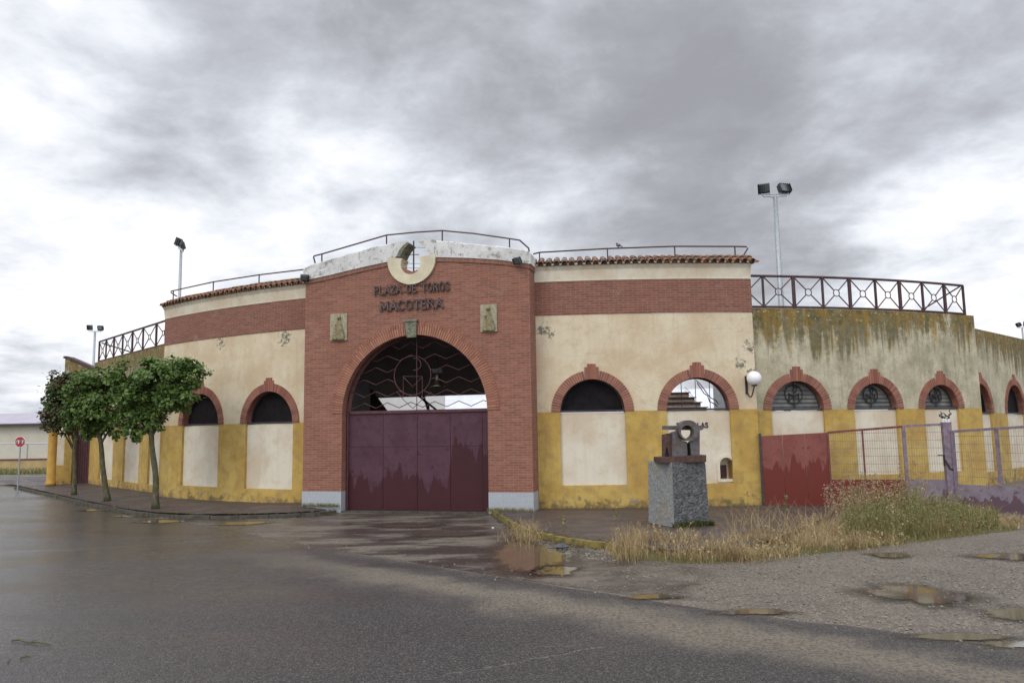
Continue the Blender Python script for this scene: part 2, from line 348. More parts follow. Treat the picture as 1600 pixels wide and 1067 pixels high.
# cracks
wob = t.math('MULTIPLY', t.math('SUBTRACT', t.noise(o, 3.5, 6, .75), .5), .35)
for (xa, ya, xb, yb, ww, st_) in ((650, 1064, 960, 1008, .010, .75), (800, 1013, 945, 1006, .007, .6), (0, 863, 150, 858, .07, .5), (150, 858, 420, 838, .04, .35), (0, 940, 130, 925, .015, .3)):
    p, q = G(xa, ya), G(xb, yb); l_ = (q-p).length; ux, uy = (q-p).x/l_, (q-p).y/l_
    dd = t.math('ADD', t.math('ADD', t.math('MULTIPLY', X, -uy), t.math('MULTIPLY', Y, ux)), uy*p.x-ux*p.y); al = t.math('ADD', t.math('ADD', t.math('MULTIPLY', X, ux), t.math('MULTIPLY', Y, uy)), -(ux*p.x+uy*p.y))
    k_ = t.ramp(t.math('ABSOLUTE', t.math('ADD', dd, wob)), ww*.4, ww, 1, 0); k_ = t.math('MULTIPLY', k_, t.math('MULTIPLY', t.ramp(al, -.1, .3), t.ramp(al, l_-.3, l_+.1, 1, 0)))
    col = t.mix(t.math('MULTIPLY', t.math('MULTIPLY', k_, t.ramp(f1, .35, .6, .3, 1)), st_), col, (.22, .20, .17))
wet = t.math('ADD', t.ramp(X, 2, -9, 0, .45), t.ramp(b2, .35, .7, -.12, .14))
rough = t.math('SUBTRACT', .60, wet)
hb = t.math('ADD', t.math('MULTIPLY', f1, .8), v)
nb = t.bump(hb, .75, .007, t.bump(t.noise(o, 1.2, 3), .06, .02))
M['asphalt'] = t.fin(col, t.math('ADD', rough, t.math('MULTIPLY', sand, .3)), nb, 0, .30)
t = NT('gravel'); o = pos(t); X, Y, Z = t.sep(o)
v = t.vor(o, 42); vc = t.sep(t.vor(o, 42, 'Color'))[0]; f = t.noise(o, 100, 3, .7); b = t.noise(o, .5, 6, .65); b3 = t.noise(o, 3.5, 6, .7)
col = t.mix(t.ramp(b, .35, .65), (.108, .087, .063), (.165, .135, .100)); col = t.mix(t.ramp(vc, .55, .95, 0, .75), col, (.33, .28, .22)); col = t.mix(t.ramp(v, .3, .6, 0, .6), col, (.072, .058, .047))
col = t.mix(t.ramp(b3, .55, .72, 0, .55), col, (.08, .066, .054)); col = t.mix(t.ramp(f, .6, .75, 0, .5), col, (.30, .27, .23))
M['gravel'] = t.fin(col, t.ramp(b3, .5, .7, .75, .42), t.bump(t.math('ADD', v, t.math('MULTIPLY', f, .5)), .6, .010, t.bump(b3, .3, .03)), 0, .5)
t = NT('forecourt'); o = pos(t); X, Y, Z = t.sep(o)
f = t.noise(o, 70, 4, .75); st = t.noise(t.mapv(o, (.55, 1.5, 1)), .9, 9, .72); b = t.noise(o, .8, 5)
col = t.mix(t.ramp(t.math('ADD', st, t.math('MULTIPLY', t.math('SUBTRACT', t.noise(o, 9, 6, .75), .5), .35)), .46, .58), (.046, .036, .031), (.128, .104, .078)); col = t.mix(t.ramp(f, .5, .75, 0, .6), col, (.23, .20, .165)); col = t.mix(t.ramp(t.vor(o, 60), 0, .3, .5, 0), col, (.03, .024, .022))
M['forecourt'] = t.fin(col, t.ramp(st, .40, .60, .26, .7), t.bump(f, .4, .006, t.bump(b, .2, .03)), 0, .55)
t.put(t.b.inputs['Alpha'], t.ramp(t.math('ADD', X, t.math('MULTIPLY', t.math('SUBTRACT', t.noise(o, 1.2, 8, .72), .5), 5.0)), .6, 3.0, 1, 0))
t = NT('paving'); o = pos(t)
k = t.n.new('ShaderNodeTexBrick'); t.put(k.inputs['Vector'], t.mapv(o, rot=(0, 0, .25))); k.inputs['Scale'].default_value = 1; k.inputs['Brick Width'].default_value = .22; k.inputs['Row Height'].default_value = .11
k.inputs['Mortar Size'].default_value = .008; t.put(k.inputs['Color1'], (.060, .040, .036)); t.put(k.inputs['Color2'], (.085, .058, .052)); t.put(k.inputs['Mortar'], (.03, .028, .02))
n = t.noise(o, 1.3, 6, .65); n2 = t.noise(o, 30, 5, .7)
col = t.mix(t.ramp(n, .5, .7, 0, .6), k.outputs['Color'], (.055, .05, .032)); col = t.mix(t.ramp(n2, .55, .75, 0, .5), col, (.14, .115, .09))
M['paving'] = t.fin(col, t.ramp(n, .35, .65, .42, .75), t.bump(t.math('ADD', t.math('MULTIPLY', k.outputs['Fac'], -1), n2), .5, .006), 0, .5)
def kerbmat(name, c1, c2):
    t = NT(name); o = pos(t); g = t.n.new('ShaderNodeNewGeometry')
    col = t.mix(t.ramp(t.noise(o, 4.5, 6, .7), .42, .58), c1, c2); col = t.mix(t.math('MULTIPLY', g.outputs['Random Per Island'], .4), col, mul(c2, .5))
    return t.fin(col, .9, t.bump(t.noise(o, 30, 5, .7), .6, .01))
M['kerb'] = kerbmat('kerb_stone', (.045, .042, .03), (.085, .075, .062)); M['kerb_moss'] = kerbmat('kerb_moss', (.085, .078, .035), (.24, .185, .040))
t = NT('puddle_water'); o = pos(t); ru = t.sep(t.tc.outputs['UV'])[0]
t.fin((.085, .070, .048), .05, t.bump(t.noise(o, 9, 2), .02, .004), 0, .9); t.b.inputs['IOR'].default_value = 1.5
al = t.ramp(t.math('ADD', ru, t.math('MULTIPLY', t.math('SUBTRACT', t.noise(o, 9, 8, .8), .5), .9)), .62, .84, 1, 0); t.put(t.b.inputs['Alpha'], al); M['water'] = t.m
t = NT('wet_rim'); ru = t.sep(t.tc.outputs['UV'])[0]; t.fin((.045, .036, .027), .35, None, 0, .7); t.put(t.b.inputs['Alpha'], t.ramp(t.math('ADD', ru, t.math('MULTIPLY', t.math('SUBTRACT', t.noise(pos(t), 10, 6, .75), .5), .7)), .45, .95, .7, 0)); M['wet'] = t.m
def leafmat(name, c1, c2, c3, nsc=1.4):
    t = NT(name); g = t.n.new('ShaderNodeNewGeometry'); r = g.outputs['Random Per Island']; o = t.tc.outputs['Object']
    col = t.mix(r, c1, c2); col = t.mix(t.ramp(t.noise(o, nsc, 3), .45, .65, 0, .75), col, c3)
    m = t.fin(col, .5, None, 0, .4)
    tr = t.n.new('ShaderNodeBsdfTranslucent'); t.put(tr.inputs[0], col); ms = t.n.new('ShaderNodeMixShader'); ms.inputs[0].default_value = .28
    t.t.links.new(t.b.outputs[0], ms.inputs[1]); t.t.links.new(tr.outputs[0], ms.inputs[2]); t.t.links.new(ms.outputs[0], t.out.inputs[0])
    return m
M['leaf'] = leafmat('mulberry_leaf', (.045, .10, .018), (.20, .28, .07), (.10, .17, .032)); M['leaf_dark'] = leafmat('red_leaf', (.04, .08, .02), (.13, .16, .045), (.10, .06, .035))
M['litter'] = leafmat('leaf_litter', (.06, .045, .025), (.16, .12, .06), (.09, .085, .03), 3)
M['straw'] = leafmat('dry_straw', (.34, .24, .11), (.52, .41, .22), (.24, .16, .07), 2.5); M['weed'] = leafmat('green_weed', (.13, .145, .035), (.27, .25, .10), (.27, .22, .10), 2); M['pinkweed'] = leafmat('seed_heads', (.32, .21, .14), (.45, .36, .22), (.26, .17, .10), 3)
M['moss'] = leafmat('moss', (.04, .06, .012), (.10, .11, .03), (.06, .07, .02))
t = NT('bark'); o = t.tc.outputs['Object']; n = t.noise(t.mapv(o, (1, 1, .35)), 14, 6, .7)
col = t.mix(t.ramp(n, .35, .65), (.045, .04, .022), (.145, .13, .085)); col = t.mix(t.ramp(t.noise(o, 4, 4), .45, .6, 0, .7), col, (.075, .08, .025))
M['bark'] = t.fin(col, .9, t.bump(n, .9, .02))
# ------------------------------------------------------------------ frames
WR = Cyl(3.7127, 44.99, 24.34); SR = Cyl(3.7127, 44.99, 24.08); _a = AT(1524, 600, 26.6); _b = AT(1600, 600, 30.4); FR = Pln((_a.x, _a.y), (_b.x-_a.x, _b.y-_a.y))
Z = dict(eave=6.66, bt=6.24, bb=5.31, wt=5.47)
SPR, SPL = 2.66, 2.52
BR, BL = .10, .21     # pavement heights
RING = thing('bullring', (0, 0, 0), 'round bullring of cream and ochre plaster with brick arches and tall brick gatehouse', 'building')
def arch_top(sc, r, zs):
    return lambda a: zs+sqrt(max(r*r-(a-sc)**2, 0))
def wall(fr, a0, a1, zlo, zhi, mat, name='wall', d=0, ops=(), step=.6, rev=.35, thick=.35, parent=RING, revmat=None, cap=True, label=None):
    """ops: (sc, r, zspring, zbot)"""
    zl = zlo if callable(zlo) else (lambda a: zlo); zh = zhi if callable(zhi) else (lambda a: zhi)
    m = MB(); cols = {a0, a1}; n = max(1, int((a1-a0)/step))
    for k in range(n): cols.add(a0+(a1-a0)*k/n)
    for (sc, r, zs, zb) in ops:
        cols = {c for c in cols if not (sc-r-.02 < c < sc+r+.02) or c in (a0, a1)}
        for k in range(25):
            c = sc-r*cos(pi*k/24)
            if a0 <= c <= a1: cols.add(c)
    cs = sorted(cols)
    for x, y in zip(cs, cs[1:]):
        if y-x < 1e-5: continue
        mid = (x+y)/2; op = None
        for q in ops:
            if abs(mid-q[0]) < q[1]: op = q
        def quad(za, zb_, zc, zd):  # left lo, right lo, right hi, left hi
            if max(zd-za, zc-zb_) < 1e-4: return
            m.face([fr.P(x, za, d), fr.P(y, zb_, d), fr.P(y, zc, d), fr.P(x, zd, d)], [(x, za), (y, zb_), (y, zc), (x, zd)])
        if op is None: quad(zl(x), zl(y), zh(y), zh(x))
        else:
            f = arch_top(*op[:3]); quad(f(x), f(y), zh(y), zh(x))
            if op[3] > zl(mid)+.01: quad(zl(x), zl(y), op[3], op[3])
            P = [(x, f(x)), (y, f(y))]
            m.face([fr.P(x, f(x), d), fr.P(x, f(x), d-rev), fr.P(y, f(y), d-rev), fr.P(y, f(y), d)], [(0, f(x)), (rev, f(x)), (rev, f(y)), (0, f(y))], 1)
            if op[3] > zl(mid)+.01: m.face([fr.P(x, op[3], d), fr.P(y, op[3], d), fr.P(y, op[3], d-rev), fr.P(x, op[3], d-rev)], None, 1)
        if cap: m.face([fr.P(x, zh(x), d), fr.P(y, zh(y), d), fr.P(y, zh(y), d-thick), fr.P(x, zh(x), d-thick)])
    for (sc, r, zs, zb) in ops:
        zb2 = max(zb, zl(sc))
        if zs > zb2+.01:
            for e in (sc-r, sc+r):
                if a0 <= e <= a1: m.face([fr.P(e, zb2, d), fr.P(e, zs, d), fr.P(e, zs, d-rev), fr.P(e, zb2, d-rev)], [(0, zb2), (0, zs), (rev, zs), (rev, zb2)], 1)
    for e in (a0, a1):
        m.face([fr.P(e, zl(e), d), fr.P(e, zh(e), d), fr.P(e, zh(e), d-thick), fr.P(e, zl(e), d-thick)], [(0, zl(e)), (0, zh(e)), (thick, zh(e)), (thick, zl(e))])
    o = m.build(name, [mat, revmat or mat], parent)
    if label: o['label'] = label
    return o
def arch_ring(fr, sc, r, zs, w=.235, d=.03, key=True, mats=None, parent=RING, name='brick_arch', gap=.017, bw=.067, clip=None, a_from=0.0, dback=-.05):
    m = MB(); n = int(pi*(r+w*.5)/bw)
    R0, R1 = r-.012, r+w
    def bk(t0, t1, ra, rb, dd, mi=0):
        c = []
        for d_ in (dback, dd):
            for (t_, q) in ((t0, ra), (t1, ra), (t1, rb), (t0, rb)):
                c.append(fr.P(sc-q*cos(t_), zs+q*sin(t_), d_))
        m.hexa(c, mi)
    for k in range(n):
        t0 = pi*k/n; t1 = pi*(k+1)/n; g = gap/(r+w*.5)/2
        if clip is not None and not (clip[0] <= sc-r*cos((t0+t1)/2) <= clip[1]): continue
        if key and abs((t0+t1)/2-pi/2) < .19/(r+w/2): continue
        bk(t0+g, t1-g, R0, R1, d+random.uniform(-.003, .004))
    # mortar ring behind
    for k in range(32):
        t0 = pi*k/32; t1 = pi*(k+1)/32
        if clip is not None and not (clip[0] <= sc-r*cos((t0+t1)/2) <= clip[1]): continue
        bk(t0, t1, R0+.006, R1-.006, d-.011, 1)
    if key and clip is None:
        for k, (u, h0, h1) in enumerate([(-.155, 0, w+.085), (-.0775, 0, w+.17), (0, 0, w+.175), (.0775, 0, w+.17), (.155, 0, w+.085)]):
            zb = zs+sqrt(r*r-u*u)-.01
            m.fbox(fr, sc+u-.034, sc+u+.034, zb, zs+r+h1, dback, d+.012+random.uniform(-.003, .003))
        m.fbox(fr, sc-.19, sc+.19, zs+r, zs+r+w+.07, dback, d-.004, 1)
    return m.build(name, mats or [M['voussoir'], M['mortar']], parent)
def lunette(fr, sc, r, zs, kind, depth=.22, parent=RING):
    m = MB(); fan = [(sc-(r+.01)*cos(pi*k/24), zs+(r+.01)*sin(pi*k/24)) for k in range(25)]
    fm = MB()
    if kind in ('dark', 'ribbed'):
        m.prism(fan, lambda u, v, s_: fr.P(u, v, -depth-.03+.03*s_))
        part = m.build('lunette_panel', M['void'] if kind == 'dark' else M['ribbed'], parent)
    else:
        part = None
    g = [fr.P(sc-(r-.02)*cos(pi*k/24), zs+(r-.02)*sin(pi*k/24), -depth+.02) for k in range(25)]
    fm.tube(g, .022, 6)
    fm.fbox(fr, sc-r, sc+r, zs-.015, zs+.035, -depth-.02, -.04)
    if kind == 'open':
        for q in (-.45, .0, .45):
            if kind == 'dark' and q == 0: continue
            fm.tube([fr.P(sc+q*r, zs, -depth+.02), fr.P(sc+q*r, zs+sqrt(1-q*q)*r, -depth+.02)], .011 if kind == 'open' else .014, 5)
    fo = fm.build('lunette_frame', M['iron'], parent)
    if kind == 'ribbed':
        em = MB(); zc = zs+r*.54; rr = r*.33; dd = -depth+.035
        Q = lambda u, v: fr.P(sc+u, zc+v, dd)
        em.tube([Q(rr*cos(2*pi*k/24), rr*sin(2*pi*k/24)) for k in range(25)], .017, 6, cap=False)
        em.tube([Q(0, -(zc-zs)), Q(0, r-(zc-zs))], .016, 6)
        em.tube([Q(-rr*.55, -rr*.75), Q(-rr*.55, rr*.12), Q(0, -rr*.35), Q(rr*.55, rr*.12), Q(rr*.55, -rr*.75)], .022, 6)
        em.tube([Q(0, rr*.82), Q(rr*.3, rr*.78), Q(rr*.4, rr*.5), Q(rr*.25, rr*.22), Q(0, rr*.2)], .018, 6)
        em.build('emblem', M['black'], fo)
def bays(fr, a0, a1, zbase, zs, zpan, ops, kinds, upper_mat, ztop, ring_w=.235, clipped=None, uv0=None, niches=()):
    lo = [(sc-r, sc+r) for sc, r in ops]
    wall(fr, a0, a1, zs, ztop, upper_mat, 'plaster_wall', ops=[(sc, r, zs, zs) for sc, r in ops], revmat=M['voussoir'])
    # plinth
    m = MB(); m.fbox(fr, a0, a1, -.1, zpan, -.35, 0, n=max(2, int((a1-a0)/.5))); m.build('plinth', M['yellow'], RING)
    edges = [a0]+[e for l in lo for e in l]+[a1]
    for i in range(0, len(edges), 2):
        x, y = edges[i], edges[i+1]
        if y-x > .03:
            m = MB(); m.fbox(fr, x, y, zpan, zs, -.35, .004, n=3); m.build('pilaster', M['yellow'], RING)
    for (sc, r), kd in zip(ops, kinds):
        nn = [q for q in niches if sc-r < q[0] < sc+r]
        wall(fr, sc-r, sc+r, zpan, zs-.03, M['panel'], 'wall_panel', d=-.075, ops=nn, rev=.30, thick=.2)
        arch_ring(fr, sc, r, zs, ring_w)
        lunette(fr, sc, r, zs, kd)
def sp(fr, l, r, y): a = fr.px(l, y)[0]; b = fr.px(r, y)[0]; return ((a+b)/2, (b-a)/2)
# right wing
wr0 = WR.px(838, 640)[0]-.5; wr1 = WR.px(1181, 600)[0]
opA = sp(WR, 875, 977, 643); opB = sp(WR, 1041, 1141, 640)
nc = WR.px(1136.5, 730); nr = (WR.px(1147, 730)[0]-WR.px(1126, 730)[0])/2
nzb = WR.px(1136, 748.5)[1]; nzs = WR.px(1136, 725.5)[1]
nc2 = 2*opB[0]-nc[0]+.0
niches = [(nc[0], nr, nzs, nzb), (nc2, nr, nzs, nzb)]
k1 = WR.px(852, 516); k2 = WR.px(1172, 540)
M['cream_r'] = plaster('cream_wall', CREAM, dirt=(.38, .31, .2), streak=.14, crack=.35, uvspot=[(k1[0]-.05, k1[1], .55), (k2[0], k2[1], .55), (k2[0]+.05, k2[1]-.8, .6), (k2[0]-.3, k2[1]-.5, .5), (k1[0]+.15, k1[1]-.1, .4)])
bays(WR, wr0, wr1, BR, SPR, WR.px(920, 758)[1], [opA, opB], ['dark', 'open'], M['cream_r'], Z['bb'], niches=niches)
# left wing
wl0 = WR.px(255, 600)[0]; wl1 = WR.px(473, 640)[0]+.6
opL1 = sp(WR, 384, 458, 660); opL2 = sp(WR, 285, 342, 665)
k1 = WR.px(445, 530); k2 = WR.px(345, 545)
M['cream_l'] = plaster('cream_wall_west', CREAM, dirt=(.38, .31, .2), streak=.14, uvspot=[(k1[0], k1[1]+.05, .75), (k2[0], k2[1]+.2, .6)])
bays(WR, wl0, wl1, BL, SPL, WR.px(420, 764)[1], [opL2, opL1], ['dark', 'dark'], M['cream_l'], Z['bb'])
# brick band, cornice, tiles, rail on both wings
def rail(fr, pts, r, posts, d, mat, name='handrail', parent=RING):
    m = MB(); P = [fr.P(*fr.px(x, y, d), d) for x, y in pts]
    m.tube(P, r, 6); h = m.build(name, mat, parent)
    for (x0, y0, x1, y1) in posts:
        a, z1 = fr.px(x0, y0, d); _, z0 = fr.px(x1, y1, d)
        q = MB(); q.tube([fr.P(a, z1, d), fr.P(a, z0-.15, d)], r*.9, 6); q.build('post', mat, h)
    return h
for nm, a0, a1 in (('r', wr0, wr1), ('l', wl0, wl1)):
    wall(WR, a0, a1, Z['bb'], Z['bt'], M['brick_dark'], 'brick_band', d=.018)
    m = MB(); N = 40
    prof = [(.0, Z['bt'], .03), (.0, Z['bt']+.05, .03), (0, Z['bt']+.3, .06), (0, Z['eave']-.02, .12), (0, Z['eave']+.06, .12)]
    for k in range(N):
        x = a0+(a1-a0)*k/N; y = a0+(a1-a0)*(k+1)/N
        for (_, za, da), (_, zb, db) in zip(prof, prof[1:]):
            m.face([WR.P(x, za, da), WR.P(y, za, da), WR.P(y, zb, db), WR.P(x, zb, db)], [(x, za), (y, za), (y, zb), (x, zb)])
        m.face([WR.P(x, Z['eave']+.06, .12), WR.P(y, Z['eave']+.06, .12), WR.P(y, Z['eave']+.06, -.35), WR.P(x, Z['eave']+.06, -.35)])
        m.face([WR.P(x, Z['bt'], .03), WR.P(y, Z['bt'], .03), WR.P(y, Z['bt'], -.1), WR.P(x, Z['bt'], -.1)])
    for e in (a0, a1):
        m.face([WR.P(e, q[1], q[2]) for q in prof]+[WR.P(e, Z['eave']+.06, -.35), WR.P(e, Z['bt'], -.35)])
    m.build('cornice', M['frieze'], RING)
    m = MB(); pitch = .215; n = int((a1-a0)/pitch)
    for k in range(n+1):
        c = a0+.06+k*pitch
        if c > a1+.06: break
        jz = random.uniform(-.012, .012); ja = random.uniform(-.01, .01); jd = random.uniform(-.02, .02); zf0 = Z['eave']+.035
        for rows, (df, db, zf) in enumerate(((.20, -.12, Z['eave']+.035), (-.02, -.42, Z['eave']+.16))):
            # cover tile: half tube with thickness
            for (ro, ri) in ((.088, .072),):
                ring = []
                for (dd, zz, sc_) in ((df+jd, zf+jz, 1.0), (db, zf+.13+jz, .85)):
                    o_ = [(c+ja+ro*sc_*cos(pi*j/8), zz+ro*sc_*sin(pi*j/8)*.95, dd) for j in range(9)]
                    i_ = [(c+ja+ri*sc_*cos(pi*j/8), zz+ri*sc_*sin(pi*j/8)*.95, dd) for j in range(9)]
                    ring.append((o_, i_))
                i0 = len(m.v)
                for o_, i_ in ring: m.v += [tuple(WR.P(*q)) for q in o_]+[tuple(WR.P(*q)) for q in i_]
                def F4(*q): m.f.append(q); m.mi.append(0); m.uv.extend([(0, 0)]*4)
                for j in range(8):
                    F4(i0+j, i0+j+1, i0+18+j+1, i0+18+j); F4(i0+9+j, i0+18+9+j, i0+18+9+j+1, i0+9+j+1); F4(i0+j, i0+9+j, i0+9+j+1, i0+j+1)
        m.fbox(WR, c+ja-.07, c+ja+.07, Z['eave']+.0, zf0+.045, -.42, .15, 1)
        # pan tile between
        cc = c+pitch/2; i0 = len(m.v)
        for dd, zz in ((.19+jd, Z['eave']+.055), (-.42, Z['eave']+.25)):
            for j in range(7):
                g = pi+pi*j/6; m.v.append(tuple(WR.P(cc+.085*cos(g), zz+.06*sin(g), dd)))
        for j in range(6): m.f.append((i0+j, i0+j+1, i0+7+j+1, i0+7+j)); m.mi.append(0); m.uv.extend([(0, 0)]*4)
    m.fbox(WR, a0, a1, Z['eave']+.0, Z['eave']+.19, -.45, -.12, 1, n=30); m.build('roof_tiles', [M['tile'], M['tmort_shade']], RING, smooth=False)
rail(WR, [(833, 397), (843, 394.5), (949, 388.5), (1054, 385), (1148, 385.2), (1166, 385.6), (1168.5, 388), (1160, 402)], .022,
     [(843, 394.5, 843, 410), (949, 388.5, 949, 402), (1054, 385, 1054, 401), (1148, 385.2, 1148, 401)], -.38, M['railiron'])
rail(WR, [(276, 463), (267, 457), (267.5, 455), (333.5, 440.5), (405, 429.5), (476, 421)], .022,
     [(271, 454.5, 271, 466), (333.5, 440.5, 333.5, 455), (405, 429.5, 405, 444)], -.38, M['railiron'])
# right section
sr0 = wr1-.05; sr1 = SR.px(1527, 560)[0]
opC = sp(SR, 1205, 1288, 640); opD = sp(SR, 1335, 1402, 640); opE = sp(SR, 1444.6, 1498.5, 640)
bays(SR, sr0, sr1, BR, SPR-.03, SR.px(1360, 742)[1], [opC, opD, opE], ['ribbed']*3, M['stained'], Z['wt'], ring_w=.225)
# end return of right section and far section
m = MB(); th = sr1/SR.R
m.face([SR.P(sr1, -.1, 0), SR.P(sr1, Z['wt'], 0), SR.P(sr1, Z['wt'], -2.1), SR.P(sr1, -.1, -2.1)], [(0, -.1), (0, Z['wt']), (2, Z['wt']), (2, -.1)])
m.build('return_wall', M['stained'], RING)
fr0 = -1.2; fr1 = 14
opF = sp(FR, 1519, 1550, 645); opG = sp(FR, 1573.5, 1601, 645)
stp = (opG[0]-opF[0]); opH = (opG[0]+stp, opG[1]); opI = (opG[0]+2*stp, opG[1])
ZF = (FR.px(1524, 513)[1]+FR.px(1598, 530)[1])/2
bays(FR, fr0, fr1, BR, FR.px(1560, 645.5)[1], FR.px(1590, 731)[1], [opF, opG, opH, opI], ['dark']*4, M['stained'], ZF, ring_w=.22)
# left section: straight run of wall
slA = G(258, 760, BL); pA = Vector((SR.P(SR.px(257, 600)[0], 0, 0)))
c1 = AT(154, 566, 33.6); c0 = AT(258, 538, 27.6)
SL = Pln((c1.x, c1.y), (c0.x-c1.x, c0.y-c1.y)); sl1 = (Vector((c0.x, c0.y))-Vector((c1.x, c1.y))).length+.6
zl_sp = SPL
opsl = [sp(SL, 157, 178, 670), sp(SL, 194, 219, 670), sp(SL, 233, 251, 668)]
bays(SL, SL.px(142, 700)[0], sl1, BL, zl_sp, SL.px(190, 752)[1], opsl, ['dark']*3, M['stained'], Z['wt'], ring_w=.2)
# diamond railings
def diamond(fr, edges, z0, z1, d, thick_every=2):
    m = MB(); a0, a1 = edges[0], edges[-1]
    N = 24
    m.tube([fr.P(a0+(a1-a0)*k/N, z1, d) for k in range(N+1)], .038, 6)
    m.tube([fr.P(a0+(a1-a0)*k/N, z0+.05, d) for k in range(N+1)], .034, 6)
    for x, y in zip(edges, edges[1:]):
        c = (x+y)/2; zc = (z0+z1)/2+.02; r = .10; L_ = sqrt(((y-x)/2)**2+((z1-z0)/2)**2)
        for ex, ez in ((x, z0+.05), (y, z0+.05), (x, z1), (y, z1)):
            f = r/L_; m.tube([fr.P(ex, ez, d), fr.P(c+(ex-c)*f, zc+(ez-zc)*f, d)], .018, 5)
        m.tube([fr.P(c+r*cos(2*pi*k/16), zc+r*sin(2*pi*k/16), d) for k in range(17)], .014, 5, cap=False)
    h = m.build('diamond_railing', M['railiron'], RING)
    for i, e in enumerate(edges):
        q = MB(); w = .042 if i % 2 == 0 else .024
        q.fbox(fr, e-w, e+w, z0, z1, d-.03, d+.03); q.build('railing_post', M['railiron'], h)
zr = 6.40
er = [SR.px(x, 455)[0] for x in (1194.4, 1242.5, 1288, 1330.5, 1371, 1409, 1444.6, 1479, 1508.5)]
er = [2*er[0]-er[1]]+er
diamond(SR, er, Z['wt'], zr, -.08)
q = MB(); q.tube([SR.P(er[-1], zr, -.15), SR.P(er[-2]-.2, Z['wt'], -1.3)], .025, 6); q.build('rail_brace', M['railiron'], RING)
el = [SL.px(x, 530, -.1)[0] for x in (155.8, 166.5, 178.5, 192, 207, 223.5, 244)]+[SL.px(266, 530, -.1)[0]]
diamond(SL, el, Z['wt'], zr, -.1)
q = MB(); q.tube([SL.P(el[0], zr-.05, -.2), SL.P(el[3], Z['wt'], -1.2)], .03, 6); q.build('rail_brace', M['railiron'], RING)
# ticket niches
for (c, r, zs, zb) in niches:
    m = MB(); d = -.075
    for k in range(20):
        t0, t1 = pi*k/20, pi*(k+1)/20; cc = []
        for d_ in (d-.02, d+.03):
            for (t_, q_) in ((t0, r), (t1, r), (t1, r+.075), (t0, r+.075)): cc.append(WR.P(c-q_*cos(t_), zs+q_*sin(t_), d_))
        m.hexa(cc)
    for s_ in (-1, 1): m.fbox(WR, c+s_*(r+.0375)-.0375, c+s_*(r+.0375)+.0375, zb, zs, d-.02, d+.03)
    m.fbox(WR, c-r-.075, c+r+.075, zb-.07, zb, d-.02, d+.035)
    sur = m.build('ticket_window', M['frieze'], RING)
    m = MB(); m.fbox(WR, c-r-.1, c+r+.1, zb-.1, zs+r+.1, d-.42, d-.30); m.build('niche_back', M['panel'], sur)
    m = MB(); m.fbox(WR, c-r*.55, c+r*.55, zb, zb+.36, d-.30, d-.27); m.build('hatch', M['maroon_bar'], sur)
# ------------------------------------------------------------------ gatehouse
sW = WR.px(839.5, 700)[0]; W = WR.P(sW, 0, 0); thg = RAD(-14.5)
tg = Vector((cos(thg), sin(thg))); ng = Vector((tg.y, -tg.x)); Fp = Vector((W.x, W.y))+ng*.66
GP = Pln((Fp.x, Fp.y), tg)
gR = GP.px(830, 600)[0]; gL = (GP.px(477, 500)[0]+GP.px(473.5, 700)[0])/2
tops = [GP.px(x, y) for x, y in ((478, 439), (520, 430), (565, 419), (607, 410), (645, 404), (682, 403), (730, 404), (780, 407), (830, 413))]
tops[0] = (gL, tops[0][1]); tops[-1] = (gR, tops[-1][1])
def lerp(pts):
    def f(a):
        if a <= pts[0][0]: return pts[0][1]
        for (x0, y0), (x1, y1) in zip(pts, pts[1:]):
            if a <= x1: return y0+(y1-y0)*(a-x0)/(x1-x0)
        return pts[-1][1]
    return f
gtop = lerp(tops)
def gwall(a):
    q = (a-(dc+.03))/.36
    return gtop(a) if abs(q) >= 1 else min(gtop(a), dz-.05-.30*sqrt(1-q*q))
dc, dz = GP.px(644, 405.7); dr = (GP.px(681.5, 405)[0]-GP.px(607, 405)[0])/2
gc, gr = sp(GP, 534.5, 762, 645); gzs = GP.px(650, 643)[1]; gr2 = GP.px(648, 529.5)[1]-gzs
GH = 5.6
zpl = GP.px(500, 767.5)[1]
wall(GP, gL, gR, zpl, gwall, M['brick'], 'gatehouse_wall', ops=[(gc, gr, gzs, -1)], rev=.55, thick=.5, step=.04)
for a0, a1 in ((gL, gc-gr), (gc+gr, gR)):
    m = MB(); m.fbox(GP, a0-(.012 if a0 == gL else 0), a1+(.012 if a1 == gR else 0), -.1, zpl, -.55, .012); m.build('granite_plinth', M['granite'], RING)
# side faces
for e in (gL, gR):
    m = MB(); zt = gtop(e); m.face([GP.P(e, zpl, -.5), GP.P(e, zt, -.5), GP.P(e, zt, -2.2), GP.P(e, zpl, -2.2)], [(.5, zpl), (.5, zt), (2.2, zt), (2.2, zpl)])
    m.face([GP.P(e, -.1, -.55), GP.P(e, zpl, -.55), GP.P(e, zpl, -2.2), GP.P(e, -.1, -2.2)], [(.5, 0), (.5, zpl), (2.2, zpl), (2.2, 0)])
    m.build('side_wall', M['brick'], RING)
